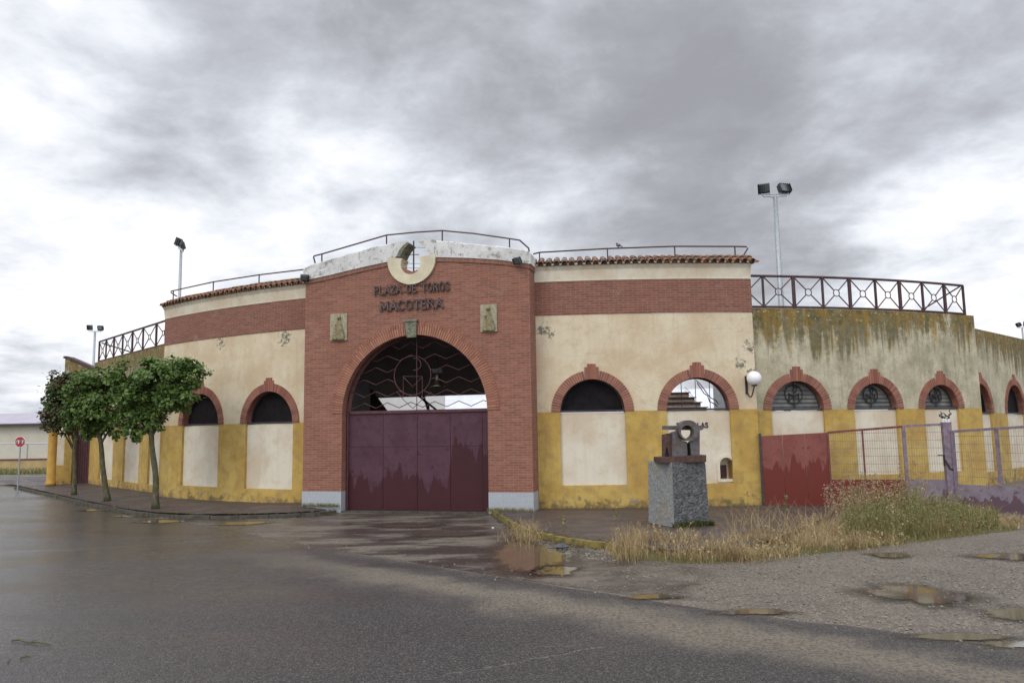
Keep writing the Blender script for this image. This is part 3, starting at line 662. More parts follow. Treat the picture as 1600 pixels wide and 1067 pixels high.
# soldier course below the parapet
m = MB(); N = 60; gap_ = False
for k in range(N):
    x = gL-.02+(gR-gL+.04)*k/N; y = gL-.02+(gR-gL+.04)*(k+1)/N
    if abs((x+y)/2-dc) < dr-.05:
        if not gap_: m.build('soldier_course', M['soldier'], RING); m = MB(); gap_ = True
        continue
    c = [GP.P(x, gtop(x)-.11, .028), GP.P(y, gtop(y)-.11, .028), GP.P(y, gtop(y)-.11, -.1), GP.P(x, gtop(x)-.11, -.1), GP.P(x, gtop(x)+.01, .028), GP.P(y, gtop(y)+.01, .028), GP.P(y, gtop(y)+.01, -.1), GP.P(x, gtop(x)+.01, -.1)]
    uvs = [(x, 0), (y, 0), (y, 0), (x, 0), (x, .12), (y, .12), (y, .12), (x, .12)]; m.hexa(c, 0, uvs)
m.fbox(GP, gR, gR+.028, gtop(gR)-.11, gtop(gR)+.01, -1.0, .028)
m.build('soldier_course', M['soldier'], RING)
# white stucco parapet, two runs either side of the disc
pt = [GP.px(x, y) for x, y in ((477, 419), (487, 413), (520, 404), (560, 393), (590, 384), (622, 379), (640, 377), (656, 375), (700, 377), (740, 381), (790, 386), (826, 392), (834, 401))]
ptop = lerp(pt)
def parapet(x0, x1, name='parapet'):
    m = MB(); N = int((x1-x0)/.06); D = [.05, -.12, -.3, -.55]
    rows = []
    for k in range(N+1):
        a = x0+(x1-x0)*k/N; zb = gtop(a)+.008; zt = ptop(a)
        row = []
        prof = [(zb, D[0]), (zb+(zt-zb)*.5, D[0]), (zt-.035, D[0]), (zt-.008, D[0]-.02), (zt, D[1]), (zt-.01, D[2]), (zt-.05, D[3]), (zb, D[3])]
        for j, (z_, d_) in enumerate(prof):
            nn = (mnoise.noise(Vector((a*2.2, z_*2, 3)))*.012+mnoise.noise(Vector((a*13, z_*9, 5)))*.014) if 0 < j < 7 else 0
            row.append(GP.P(a, z_+nn*.9, d_+nn))
        rows.append(row)
    i0 = len(m.v)
    for r_ in rows: m.v += [tuple(p) for p in r_]
    n = len(rows[0])
    for k in range(N):
        for j in range(n):
            j2 = (j+1) % n; m.f.append((i0+k*n+j, i0+(k+1)*n+j, i0+(k+1)*n+j2, i0+k*n+j2)); m.mi.append(0); m.uv.extend([(0, 0)]*4)
    for k in (0, N):
        m.f.append(tuple(i0+k*n+j for j in range(n))); m.mi.append(0); m.uv.extend([(0, 0)]*n)
    return m.build(name, M['stucco'], RING, smooth=False)
parapet(gL-.06, GP.px(618, 400)[0]); parapet(GP.px(680, 400)[0], gR+.06)
# crescent disc: outer circle, open top, off-centre hole
m = MB(); hc = GP.px(643, 413); hr = (GP.px(659, 413)[0]-GP.px(628, 413)[0])/2
outer = [(dc+dr*cos(t_), dz+dr*sin(t_)) for t_ in [RAD(174+(366-174)*k/40) for k in range(41)]]
ztopd = GP.px(644, 400)[1]
hole = [(hc[0]+hr*cos(t_), hc[1]+hr*1.0*sin(t_)) for t_ in [RAD(35-(35+180+35)*k/24) for k in range(25)]]
ring_o = []
NS = 60
for k in range(NS):
    def PR(f):
        t_ = RAD(172+(368-172)*f); o_ = (dc+dr*cos(t_), dz+dr*sin(t_)); th_ = RAD(145+(395-145)*f)
        i_ = (hc[0]+hr*cos(th_), hc[1]+hr*sin(th_)); return o_, i_
    (o0, i0), (o1, i1) = PR(k/NS), PR((k+1)/NS); c = []
    for d_ in (-.40, .075):
        for q_ in (o0, o1, i1, i0): c.append(GP.P(q_[0], q_[1], d_))
    m.hexa(c)
m.build('crescent_disc', M['discm'], RING)
for nm_, mt_, pl_ in (('horn', M['stucco'], ((617, 404), (621, 401), (625, 393), (631, 385), (638, 379.5), (637, 377), (628, 378), (617, 381))), ('horn', M['stucco'], ((679, 402), (672, 398), (669, 391), (663, 384), (653, 378), (655, 375.5), (668, 374.5), (681, 376)))):
    m = MB(); m.prism([GP.px(*q) for q in pl_][::-1], lambda u, v, s_: GP.P(u, v, -.45+.52*s_)); m.build(nm_, mt_, RING)
m = MB(); m.prism([GP.px(*q) for q in ((621.5, 402), (625, 393), (631, 385), (638, 379.5), (641, 381), (634, 388.5), (629, 397), (627, 402))], lambda u, v, s_: GP.P(u, v, -.45+.535*s_)); m.build('horn_edge', M['keyst'], RING)
m = MB(); a_, z1_ = GP.px(646.3, 376.5, -.1); _, z0_ = GP.px(646.3, 431, -.1)
m.tube([GP.P(a_, z1_, -.1), GP.P(a_, z0_, -.1)], .022, 8)
for yy, xa, xb, rr in ((398, 626, 655, .012), (387, 632, 668, .006), (412, 630, 665, .006), (419, 632, 662, .006)):
    m.tube([GP.P(*GP.px(xa, yy, -.14), -.14), GP.P(*GP.px(xb, yy, -.14), -.14)], rr, 5)
m.build('spear', M['iron'], RING)
# gate arch rings
arch_ring(GP, gc, gr, gzs, .235, .020, key=False, mats=[M['voussoir_light'], M['mortar_dark']], gap=.015, bw=.069)
arch_ring(GP, gc, gr+.240, gzs, .095, .024, key=False, mats=[M['gatebrick'], M['mortar_dark']], gap=.013, bw=.078)
# keystone
ks = [GP.px(x, y) for x, y in ((634, 503.5), (652.5, 503), (651, 527), (637.5, 528))]
m = MB(); m.prism(ks, lambda u, v, s_: GP.P(u, v, -.02+.11*s_))
kc = GP.px(643.5, 512); m.sphere(GP.P(kc[0], kc[1], .08), .085, 10, 6, sc=(1, .5, 1.1)); m.sphere(GP.P(kc[0]-.05, kc[1]-.12, .08), .06, 8, 6, sc=(1, .5, 1)); m.sphere(GP.P(kc[0]+.05, kc[1]-.1, .08), .05, 8, 6, sc=(1, .5, 1))
m.fbox(GP, ks[0][0]-.02, ks[1][0]+.02, ks[0][1], ks[0][1]+.05, -.02, .12)
m.build('keystone', M['keyst'], RING)
# railing behind the parapet
rail(GP, [(493, 413), (490, 402), (491, 400), (503, 397), (604, 367.5), (650, 363), (691, 360.5), (740, 365), (796, 373), (812, 375.5), (826, 388), (827, 396)], .024,
     [(503, 397, 503, 412), (604, 367.5, 604, 384), (691, 360.5, 691, 378), (796, 373, 796, 388)], -.6, M['railiron'])
# the gate: frame, two leaves, grille
gd = -.30
GATE = MB(); fr_pts = [GP.P(gc-(gr-.03)*cos(pi*k/32), gzs+(gr-.03)*sin(pi*k/32), gd+.03) for k in range(33)]
GATE.tube([GP.P(gc-gr+.03, 0, gd+.03)]+fr_pts+[GP.P(gc+gr-.03, 0, gd+.03)], .035, 6)
zlt = GP.px(650, 641.5)[1]
GATE.fbox(GP, gc-gr, gc+gr, zlt-.05, zlt+.03, gd-.04, gd+.05)
gate = GATE.build('gate', M['maroon_bar'], RING)
for s_ in (-1, 1):
    m = MB(); x0, x1 = (gc-gr+.03, gc-.008) if s_ < 0 else (gc+.008, gc+gr-.03)
    zt = zlt-.05
    cuts = [x0, x0+(x1-x0)*.52, x1] if s_ < 0 else [x0, x0+(x1-x0)*.46, x0+(x1-x0)*.90, x1]
    zc = zlt-.98
    for a, b in zip(cuts, cuts[1:]):
        for z0, z1 in ((.04, zc), (zc+.0, zt)):
            m.fbox(GP, a+.006, b-.006, z0+.006, z1-.006, gd-.03, gd+random.choice((.0, .004, .008)))
    m.fbox(GP, x0, x1, .03, zt, gd-.04, gd-.012, 1)
    if s_ < 0:
        m.fbox(GP, x0-.0, x0+.06, .03, zt, gd, gd+.025); m.fbox(GP, x1-.02, x1+.012, .03, zt, gd, gd+.02)
    else:
        m.fbox(GP, x1-.09, x1-.02, .03, zt, gd, gd+.028)
    if s_ < 0: m.fbox(GP, gc-.03, gc+.03, .03, zt, gd-.06, gd-.0, 1)
    leaf = m.build('gate_leaf', [M['maroon'], M['maroon_bar']], gate)
m = MB(); D_ = gd+.02
def clipc(u, z):
    dx_, dz_ = u-gc, z-gzs; r_ = sqrt(dx_*dx_+dz_*dz_); return r_ < gr-.03
cc_, cz_ = GP.px(644.5, 586.5, D_); cr_ = (GP.px(674, 586)[0]-GP.px(616, 586)[0])/2
def inarch(u, z): return (u-gc)**2+(z-gzs)**2 < (gr-.03)**2 and z > gzs
def zig(y_rows):
    for (z0, amp, pitch_, ph, skip) in y_rows:
        prev = None; k = -20
        while k < 20:
            u0 = gc+(k+ph)*pitch_; u1 = u0+pitch_; za = z0+(amp if k % 2 else -amp); zb = z0+(-amp if k % 2 else amp)
            M_ = 8
            run = []
            for j in range(M_+1):
                u = u0+(u1-u0)*j/M_; z_ = za+(zb-za)*j/M_
                if inarch(u, z_) and not (skip and (u-cc_)**2+(z_-cz_)**2 < cr_**2): run.append(GP.P(u, z_, D_))
                else:
                    if len(run) > 1: m.tube([run[0], run[-1]], .0115, 5)
                    run = []
            if len(run) > 1: m.tube([run[0], run[-1]], .0115, 5)
            k += 1
pz = gr/6.05
zig([(gzs+.20, .075, pz, .5, False), (gzs+.52, .075, pz, 1.5, True), (gzs+.86, .075, pz, .5, True), (gzs+1.20, .075, pz, 1.5, True), (gzs+1.52, .075, pz, .5, True), (gzs+1.86, .09, pz, .5, False)])
m.tube([GP.P(cc_+cr_*cos(2*pi*k/32), cz_+cr_*sin(2*pi*k/32), D_) for k in range(33)], .014, 6, cap=False)
m.tube([GP.P(gc, gzs, D_), GP.P(gc, gzs+gr-.02, D_)], .013, 6)
g = lambda x, y: GP.P(*GP.px(x, y, D_), D_)
m.tube([g(630, 621), g(630, 588), g(660, 588), g(660, 621)], .013, 6); m.tube([g(630, 589), g(645, 604), g(660, 589)], .013, 6)
m.tube([g(646, 560), g(652, 560), g(657, 565), g(658, 570), g(656, 575), g(651, 578), g(646, 578)], .013, 6)
m.tube([g(620, 612), g(630, 624), g(645, 638)], .010, 5); m.tube([g(674, 612), g(660, 624), g(645, 638)], .010, 5)
m.build('grille', M['maroon_bar'], gate)
# ------------------------------------------------------------------ inside of the ring
def sector(fr, t0, t1, prof, name, mat, n=30, label=None):
    m = MB()
    for k in range(n):
        a, b = t0+(t1-t0)*k/n, t0+(t1-t0)*(k+1)/n
        for (r0, z0), (r1, z1) in zip(prof, prof[1:]):
            q = [(r0, z0, a), (r0, z0, b), (r1, z1, b), (r1, z1, a)]
            m.face([(fr.cx+r*sin(t_), fr.cy-r*cos(t_), z_) for r, z_, t_ in q])
    for t_ in (t0, t1):
        m.face([(fr.cx+r*sin(t_), fr.cy-r*cos(t_), z_) for r, z_ in prof[:-1]])
    return m.build(name, mat, RING)
tA0 = (gL-8)/24; tGa = wl0/WR.R; tGb = (opB[0]-opB[1]-.25)/WR.R
prof = [(24.0, 4.95), (18.6, 3.45), (18.6, 3.65)]
r_, z_ = 18.6, 3.65
while r_ < 23.6: prof += [(r_, z_+.25), (r_+.75, z_+.25)]; r_ += .75; z_ += .25
prof += [(24.0, z_), (24.0, 4.95)]
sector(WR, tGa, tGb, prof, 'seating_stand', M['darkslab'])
# far-side seating and arena wall
pf = [(15.5, 0), (15.5, 1.6)]; r_, z_ = 15.5, 1.6
while r_ < 23.2: pf += [(r_+.05, z_+.33), (r_+.85, z_+.33)]; r_ += .85; z_ += .33
pf += [(24.2, z_), (24.2, z_+.55), (24.4, z_+.55), (24.4, 0), (15.5, 0)]
sector(WR, RAD(120), RAD(235), pf, 'far_seating', M['whitewash'], 40)
# dark walls beside the gate passage, and the stair flight
def passwall(px, y, Dn, Df, ztn, ztf, mat, name):
    a = AT(px, y, Dn)
    return a
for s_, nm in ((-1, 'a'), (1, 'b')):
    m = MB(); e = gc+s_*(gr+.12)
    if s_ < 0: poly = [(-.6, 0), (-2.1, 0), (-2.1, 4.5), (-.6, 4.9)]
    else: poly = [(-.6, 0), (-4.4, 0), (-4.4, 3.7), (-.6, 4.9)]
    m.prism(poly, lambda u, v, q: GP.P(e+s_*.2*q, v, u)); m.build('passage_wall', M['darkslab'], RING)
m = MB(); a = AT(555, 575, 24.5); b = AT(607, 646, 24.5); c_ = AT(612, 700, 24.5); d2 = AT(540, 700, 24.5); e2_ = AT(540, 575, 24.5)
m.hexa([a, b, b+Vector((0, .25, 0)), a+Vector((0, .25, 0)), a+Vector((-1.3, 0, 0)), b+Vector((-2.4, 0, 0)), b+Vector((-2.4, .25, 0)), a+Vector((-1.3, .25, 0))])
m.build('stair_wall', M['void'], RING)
q_ = AT(600, 640, 34); m = MB(); m.box((q_.x, 34, 2.15), (5.4, .25, 3.9)); m.build('inner_wall', simple('pale_render', (.74, .73, .72), .9, .08, 1), RING)
m = MB()
for p0, p1 in (((690-40, 560+55), (684, 642)), ((665-5, 612), (670, 645))):
    m.tube([AT(*p0, 25.5), AT(*p1, 25.5)], .035, 5)
m.tube([AT(670, 634, 25.5), AT(670, 660, 25.5)], .03, 5); m.tube([AT(655, 618, 25.5), AT(670, 634, 25.5)], .03, 5)
m.build('stair_rail', M['iron'], RING)
# tiers and sheet seen through the open arch
m = MB(); a = AT(1030, 640, 27.5)
for k in range(5):
    w0 = AT(1025, 640, 27.5).x; w1 = AT(1112-k*6.5, 640, 27.5).x; z0 = 2.62+k*.19
    m.box(((w0+w1)/2, 27.5+k*.25, z0), (w1-w0, .3, .14)); m.box(((w0+w1)/2+.02, 27.47+k*.25, z0+.085), (w1-w0+.05, .4, .03), 0, 1)
m.build('brick_tiers', [M['mortar'], M['iron']], RING)
m = MB(); p = AT(1118, 640, 30.); m.box((p.x+1.2, 30.2, 2.3), (2.4, .1, 3.2), .0); m.build('sheet_wall', M['galv'], RING)
m = MB(); rnd = random.Random(3)
for k in range(4):
    a = Vector((opB[0]+.05-k*.02, SPR+.8-.1*k)); pts = []
    for j in range(8): pts.append(WR.P(a.x+.09*j-.3*(k > 1)+rnd.uniform(-.05, .05), a.y-.11*j+rnd.uniform(-.04, .04), -.18)) 
    m.tube([p_ for p_ in pts if p_.z > SPR+.05], .014 if k < 2 else .006, 5)
m.build('hanging_cable', M['black'], RING)
# bell in the passage
bp = AT(683.5, 604, 22.8); BELL = thing('bell', bp, 'small bronze bell hanging inside the gate arch right of the emblem', 'bell')
m = MB(); h = .56
m.lathe([(0, h*.72), (.06, h*.72), (.085, h*.66), (.10, h*.45), (.13, h*.25), (.19, h*.08), (.235, 0), (.22, -.005), (.17, .06), (.1, h*.4), (0, h*.6)], bp, 20)
m.build('bell_body', M['bronze'], BELL, smooth=True)
m = MB(); m.box(bp+Vector((0, 0, h*.85)), (.30, .10, .12)); m.tube([bp+Vector((0, 0, h*.85)), bp+Vector((0, 0, 1.0))], .03, 6); m.build('yoke', M['black'], BELL)
m = MB(); m.tube([bp+Vector((0, 0, .3)), bp+Vector((0, 0, -.03))], .012, 6); m.sphere(bp+Vector((0, 0, -.03)), .04); m.build('clapper', M['black'], BELL)
# ------------------------------------------------------------------ letters
LT = {'P': (.6, [[(0, 0), (0, 1)], [(0, 1), (.45, .97), (.55, .77), (.45, .55), (0, .5)]]), 'L': (.55, [[(0, 1), (0, 0), (.5, 0), (.5, .15)]]),
 'A': (.8, [[(0, 0), (.38, 1), (.76, 0)], [(.16, .36), (.6, .36)]]), 'Z': (.6, [[(0, .86), (0, 1), (.55, 1), (0, 0), (.55, 0), (.55, .14)]]), 'D': (.65, [[(0, 0), (0, 1), (.35, .98), (.58, .75), (.6, .5), (.58, .25), (.35, .02), (0, 0)]]),
 'E': (.58, [[(.5, .88), (.5, 1), (0, 1), (0, 0), (.52, 0), (.52, .12)], [(0, .5), (.4, .5)]]), 'T': (.65, [[(0, .86), (0, 1), (.62, 1), (.62, .86)], [(.31, 1), (.31, 0)]]),
 'O': (.72, [[(.34+.34*cos(2*pi*k/16), .5+.5*sin(2*pi*k/16)) for k in range(17)]]), 'Q': (.72, [[(.34+.34*cos(2*pi*k/16), .5+.5*sin(2*pi*k/16)) for k in range(17)], [(.4, .2), (.7, -.1)]]),
 'R': (.66, [[(0, 0), (0, 1)], [(0, 1), (.42, .97), (.52, .77), (.42, .55), (0, .52)], [(.28, .52), (.6, 0)]]),
 'S': (.58, [[(.5, .8), (.42, .96), (.25, 1), (.06, .93), (.02, .75), (.12, .58), (.4, .45), (.5, .27), (.44, .07), (.25, 0), (.08, .04), (0, .2)]]),
 'M': (.9, [[(0, 0), (.06, 1), (.43, .2), (.8, 1), (.86, 0)]]), 'C': (.65, [[(.34+.34*cos(RAD(50)+RAD(260)*k/14), .5+.5*sin(RAD(50)+RAD(260)*k/14)) for k in range(15)]]),
 'U': (.66, [[(0, 1), (0, .3), (.1, .06), (.3, 0), (.5, .06), (.6, .3), (.6, 1)]]), 'I': (.15, [[(.05, 0), (.05, 1)]]), ' ': (.42, [])}
SER = {'P': [(0, 0), (0, 1)], 'L': [(0, 1)], 'A': [(0, 0), (.76, 0)], 'D': [], 'T': [(.31, 0)], 'R': [(0, 0), (.6, 0)], 'M': [(0, 0), (.86, 0), (.03, 1), (.83, 1)]}
def word(txt, fn, x0, x1, h, thick, parent, mat, dep, serif=True, sepobj=True):
    tot = sum(LT[c][0]+.22 for c in txt)-.22; k = (x1-x0)/tot; x = x0
    for c in txt:
        w, st = LT[c]; m = MB() if sepobj or x == x0 else m
        def slab(p, q, th):
            p = Vector(p); q = Vector(q); t_ = (q-p).normalized(); n_ = Vector((-t_.y, t_.x))*th/2; e_ = t_*th*.35
            m.prism([tuple(p-e_-n_), tuple(q+e_-n_), tuple(q+e_+n_), tuple(p-e_+n_)], lambda u, v, s_: fn(u, v, dep[0]+(dep[1]-dep[0])*s_))
        for s_ in st:
            pts = [(x+u*k, v*h) for u, v in s_]
            for p, q in zip(pts, pts[1:]): slab(p, q, thick)
        if serif:
            for (u, v) in SER.get(c, []): slab((x+u*k-thick*.9, v*h), (x+u*k+thick*.9, v*h), thick*.45)
        if st and sepobj: m.build('letter', mat, parent)
        x += (w+.22)*k
    if not sepobj: m.build('lettering', mat, parent)
def sign_line(txt, xl, yl, xr, yr, cap_px, label, th=.042):
    a0, z0 = GP.px(xl, yl, .05); a1, z1 = GP.px(xr, yr, .05); zc, _h = (z0+z1)/2, cap_px/57.
    T = thing('wall_lettering', GP.P(a0, zc, .05), label, 'sign')
    word(txt, lambda u, v, d: GP.P(a0+u, zc+v, d), 0, a1-a0, _h, th, T, M['letter'], (.03, .07))
    m = MB(); m.fbox(GP, a0, a1, zc+_h*.12, zc+_h*.15, .015, .03); m.fbox(GP, a0, a1, zc+_h*.85, zc+_h*.88, .015, .03)
    for k in range(8):
        a = a0+(a1-a0)*(k+.5)/8; m.fbox(GP, a-.01, a+.01, zc+_h*.12, zc+_h*.15, -.01, .03)
    m.build('mounting_bar', M['letter'], T)
sign_line('PLAZA DE TOROS', 585.5, 460, 702.5, 453, 12.5, 'upper line of rusty metal letters reading PLAZA DE TOROS on the brick', .032)
sign_line('MACOTERA', 595, 485.5, 692, 480, 14, 'lower line of rusty metal letters reading MACOTERA on the brick')
# TAQUILLAS on the panel
a0, z0 = WR.px(1058, 668.3, -.06); a1, _ = WR.px(1106.5, 667.5, -.06)
T = thing('ticket_sign', WR.P(a0, z0, -.06), 'black lettering reading TAQUILLAS on pale panel above the ticket windows', 'sign')
word('TAQUILLAS', lambda u, v, d: WR.P(a0+u, z0+v, d), 0, a1-a0, .125, .024, T, M['letter_k'], (-.075, -.055), serif=False)
# relief plaques
def plaque(x0, y0, x1, y1, lean, label):
    a0, z1 = GP.px(x0, y0); a1, z0 = GP.px(x1, y1); T = thing('relief_plaque', GP.P((a0+a1)/2, z0, 0), label, 'plaque', 'stone relief plaques')
    m = MB(); m.fbox(GP, a0, a1, z0, z1, -.01, .04); m.build('slab', M['reliefslab'], T)
    w, h = a1-a0, z1-z0; cx = (a0+a1)/2; prof = [(0, .40), (.06, .42), (.12, .36), (.3, .31), (.5, .24), (.62, .19), (.7, .16), (.75, .09), (.80, .10), (.87, .11), (.93, .08), (.95, .01)]
    m = MB(); rows = []; nn = 12
    for (t_, ww) in prof:
        row = []
        for j in range(nn+1):
            g_ = pi*j/nn; off = lean*t_*w*.5
            dd = .04+sin(g_)*min(.085, ww*w*.5)*(1+.35*sin(j*2.3+t_*5))
            row.append(GP.P(cx+off-cos(g_)*ww*w, z0+.03+t_*h*.95, dd))
        rows.append(row)
    i0 = len(m.v)
    for r_ in rows: m.v += [tuple(p) for p in r_]
    for k in range(len(rows)-1):
        for j in range(nn): m.f.append((i0+k*(nn+1)+j, i0+k*(nn+1)+j+1, i0+(k+1)*(nn+1)+j+1, i0+(k+1)*(nn+1)+j)); m.mi.append(0); m.uv.extend([(0, 0)]*4)
    m.sphere(GP.P(cx+lean*.42*w, z0+h*.84, .07), .06, 10, 8); m.sphere(GP.P(cx+lean*.35*w-.06, z0+h*.58, .08), .05, 8, 6)
    m.build('carved_figure', M['relief'], T, smooth=True)
    m = MB()
    cl = [(cx+lean*.4*w+.02, z0+h*.92), (cx+.12*w+lean*.3*w, z0+h*.7), (cx+.42*w, z0+h*.12), (cx+.34*w, z0+h*.10), (cx+.06*w+lean*.3*w, z0+h*.66)]
    m.prism(cl, lambda u, v, s_: GP.P(u, v, .035+.05*s_)); m.build('cloak', M['keyst'], T)
plaque(517, 491, 542.5, 531.5, .12, 'carved stone plaque of robed figure left of the gate arch')
plaque(751, 476.5, 777, 518, -.02, 'carved stone plaque of robed figure right of the gate arch')
# small floodlights on the gatehouse corners
def spot(p, yaw, label):
    T = thing('wall_floodlight', p, label, 'floodlight', 'small floodlights on the gatehouse corners')
    m = MB(); m.box(p, (.24, .10, .17), yaw, 0, .6); m.build('housing', M['black'], T)
    m = MB(); m.box(p+Vector((0, -.06, -.02)), (.2, .02, .13), yaw, 0, .6); m.build('lens', M['glass'], T)
    m = MB(); m.tube([p+Vector((0, 0, 0)), p+Vector((.0, .12, .04)), p+Vector((.02, .3, .05))], .014, 6); m.build('bracket', M['black'], T)
spot(GP.P(*GP.px(808, 407.5, .2), .2), thg-.5, 'small black floodlight on the right corner of the brick gatehouse')
spot(GP.P(*GP.px(476, 434, .15), .15), thg+.7, 'small black floodlight on the left corner of the brick gatehouse')
# wall lamp
wp = WR.P(*WR.px(1167, 600, .04), .04); T = thing('wall_lamp', wp, 'white globe lamp on curved black bracket beside the open arch', 'lamp')
gl = WR.P(*WR.px(1178.3, 591, .28), .28)
m = MB(); m.sphere(gl, .195, 24, 16); m.build('globe', M['globe'], T, smooth=True)
m = MB(); a, z_ = WR.px(1166.5, 600, .03); m.fbox(WR, a-.03, a+.03, z_-.27, z_+.22, 0, .035)
b0 = WR.P(a, z_-.2, .03); pts = [b0]
e_ = gl+Vector((0, 0, -.19))
for k in range(1, 9):
    f = k/8; p = b0.lerp(e_, f); p.z = b0.z-.17*sin(pi*min(1, f*1.05))*1.0+(e_.z-b0.z)*f**3; pts.append(p)
m.tube(pts, .017, 8); m.lathe([(0, 0), (.07, 0), (.08, .03), (.05, .05)], e_-Vector((0, 0, .02)), 14); m.build('bracket', M['black'], T)
# bird
bd = WR.P(*WR.px(966.5, 388, -.38), -.38); bd.z += .0; T = thing('bird', bd, 'small grey bird perched on the handrail above the tiled cornice', 'bird')
m = MB(); m.v = []
m.sphere(bd+Vector((0, 0, .085)), .045, 12, 8, sc=(1.5, .8, 1)); m.sphere(bd+Vector((-.045, 0, .135)), .026, 10, 8); m.hexa([bd+Vector(q) for q in ((.03, -.02, .06), (.12, -.02, .035), (.12, .02, .035), (.03, .02, .06), (.03, -.02, .09), (.12, -.015, .05), (.12, .015, .05), (.03, .02, .09))])
m.build('body', simple('feather_grey', (.10, .10, .12), .7, .3, 30), T, smooth=True)
m = MB(); m.tube([bd+Vector((-.065, 0, .135)), bd+Vector((-.09, 0, .13))], [.007, .002], 5); m.tube([bd+Vector((0, -.015, .05)), bd+Vector((0, -.015, 0))], .005, 4); m.tube([bd+Vector((0, .015, .05)), bd+Vector((0, .015, 0))], .005, 4); m.build('beak_and_legs', M['black'], T)
# ------------------------------------------------------------------ floodlight masts
def mast(p, H, label):
    T = thing('floodlight_mast', p, label, 'floodlight', 'floodlight masts inside the ring'); p = Vector(p)
    m = MB(); m.tube([p, p+Vector((0, 0, H*.5)), p+Vector((0, 0, H))], [.15, .12, .085], 10); m.lathe([(.16, 0), (.16, .03), (.11, .05)], p, 12); m.build('pole', M['galv'], T, smooth=True)
    m = MB(); t_ = p+Vector((0, 0, H))
    m.tube([t_+Vector((-.55, 0, .12)), t_+Vector((-.45, 0, -.02)), t_+Vector((-.2, 0, .0)), t_+Vector((0, 0, -.1)), t_+Vector((.2, 0, .0)), t_+Vector((.45, 0, .0)), t_+Vector((.55, 0, .14))], .022, 6)
    m.tube([t_+Vector((-.45, 0, .08)), t_+Vector((.5, 0, .08))], .02, 6); m.build('crossarm', M['galv'], T)
    for s_ in (-1, 1):
        c = t_+Vector((s_*.42, .06, .34)); rz = s_*.35
        m = MB(); m.box(c, (.46, .16, .40), rz, 0, .45 if s_ < 0 else -.35)
        for k in range(6): m.box(c+Vector((sin(rz)*.0, 0, 0))+Vector((-.2+.08*k, .0, 0)), (.012, .24, .36), rz, 0, .45 if s_ < 0 else -.35)
        h_ = m.build('lamp_head', M['black'], T)
        m = MB(); m.box(c+Vector((0, -.10, 0)), (.40, .03, .32), rz, 0, .45 if s_ < 0 else -.35); m.build('lens', M['glass'], h_)
        m = MB(); m.box(c+Vector((0, 0, -.22)), (.5, .03, .03), rz); m.build('yoke', M['galv'], h_)
    return T
def mastpos(x, ytop, D): q = AT(x, ytop, D); return (q.x, q.y, 0), q.z
pN, hN = mastpos(1211, 307, 30); MN = mast(pN, hN, 'tallest floodlight mast, rising behind the diamond railing right of the gate')
p_, h_ = mastpos(283, 391, 40)
MA = copy_thing(MN, p_, RAD(97), 'floodlight mast behind the tiled cornice left of the gatehouse')
MA.scale = (.85, .85, h_/hN)
p_, h_ = mastpos(148.5, 518, 60); MB_ = copy_thing(MN, p_, RAD(35), 'distant floodlight mast beyond the left end of the diamond railing'); MB_.scale = (.9, .9, h_/hN)
p_, h_ = mastpos(1597, 512, 62); MC = copy_thing(MN, p_, RAD(-75), 'distant floodlight mast behind the far right wall at the frame edge'); MC.scale = (.8, .8, h_/hN)
# ------------------------------------------------------------------ side gate block on the far left
sg0 = AT(89, 755, 33.4); 
SB = thing('side_entrance', (G(100, 757, .15).x, G(100, 757, .15).y, 0), 'low ochre side entrance block with sloping parapet and maroon door behind the trees', 'building')
SGp = Pln((AT(88, 750, 34.3).x, 34.3), (1, .02))
def sg(x, y): return SGp.px(x, y)
m = MB(); a0 = sg(88, 700)[0]; a1 = sg(113, 700)[0]; b0 = sg(141, 700)[0]; b1 = sg(160, 700)[0]
m.fbox(SGp, a0, a1-.35, .0, .95, -.5, .0); m.fbox(SGp, a1-.35, a1, .0, 3.0, -.5, .004); m.fbox(SGp, b0, b1, 0, 3.0, -.5, .05); m.build('ochre_pier', M['yellow'], SB)
m = MB(); m.fbox(SGp, a0, a1-.35, .95, 3.0, -.5, -.03); m.build('white_wall', M['panel'], SB)
tl = sg(102, 560); tr = sg(152, 580); m = MB()
m.prism([(tl[0], 3.0), (b1, 3.0), (b1, tr[1]-.1), (tr[0], tr[1]), (tl[0]+.1, tl[1]), (tl[0], tl[1])], lambda u, v, s_: SGp.P(u, v, -.5+.5*s_)); m.prism([(a0, 3.0), (tl[0], 3.0), (tl[0], 3.2), (a0, 3.2)], lambda u, v, s_: SGp.P(u, v, -.5+.5*s_)); m.build('upper_wall', M['stained'], SB)
m = MB(); m.prism([(tl[0]-.05, tl[1]), (tl[0]+.1, tl[1]), (tr[0], tr[1]), (b1, tr[1]-.1), (b1, tr[1]), (tr[0], tr[1]+.1), (tl[0]+.1, tl[1]+.1), (tl[0]-.05, tl[1]+.1)], lambda u, v, s_: SGp.P(u, v, -.55+.62*s_)); m.build('coping', M['railiron'], SB)
m = MB(); m.fbox(SGp, a1, b0, 0, 2.9, -.4, -.3)
for k in range(9): m.fbox(SGp, a1+(b0-a1)*k/8-.012, a1+(b0-a1)*k/8+.012, 0, 2.9, -.3, -.28)
m.build('door', M['maroon_bar'], SB)
cpn = G(79, 758, .12); T = thing('porch_column', cpn, 'round ochre column standing alone on the pavement before the side entrance', 'column')
m = MB(); m.lathe([(.0, 0), (.21, 0), (.21, .12), (.175, .16), (.17, 2.75), (.2, 2.8), (.2, 2.9), (0, 2.9)], cpn, 24); m.build('shaft', simple('ochre_column', (.47, .27, .055), .85, .15, 3), T, smooth=True)
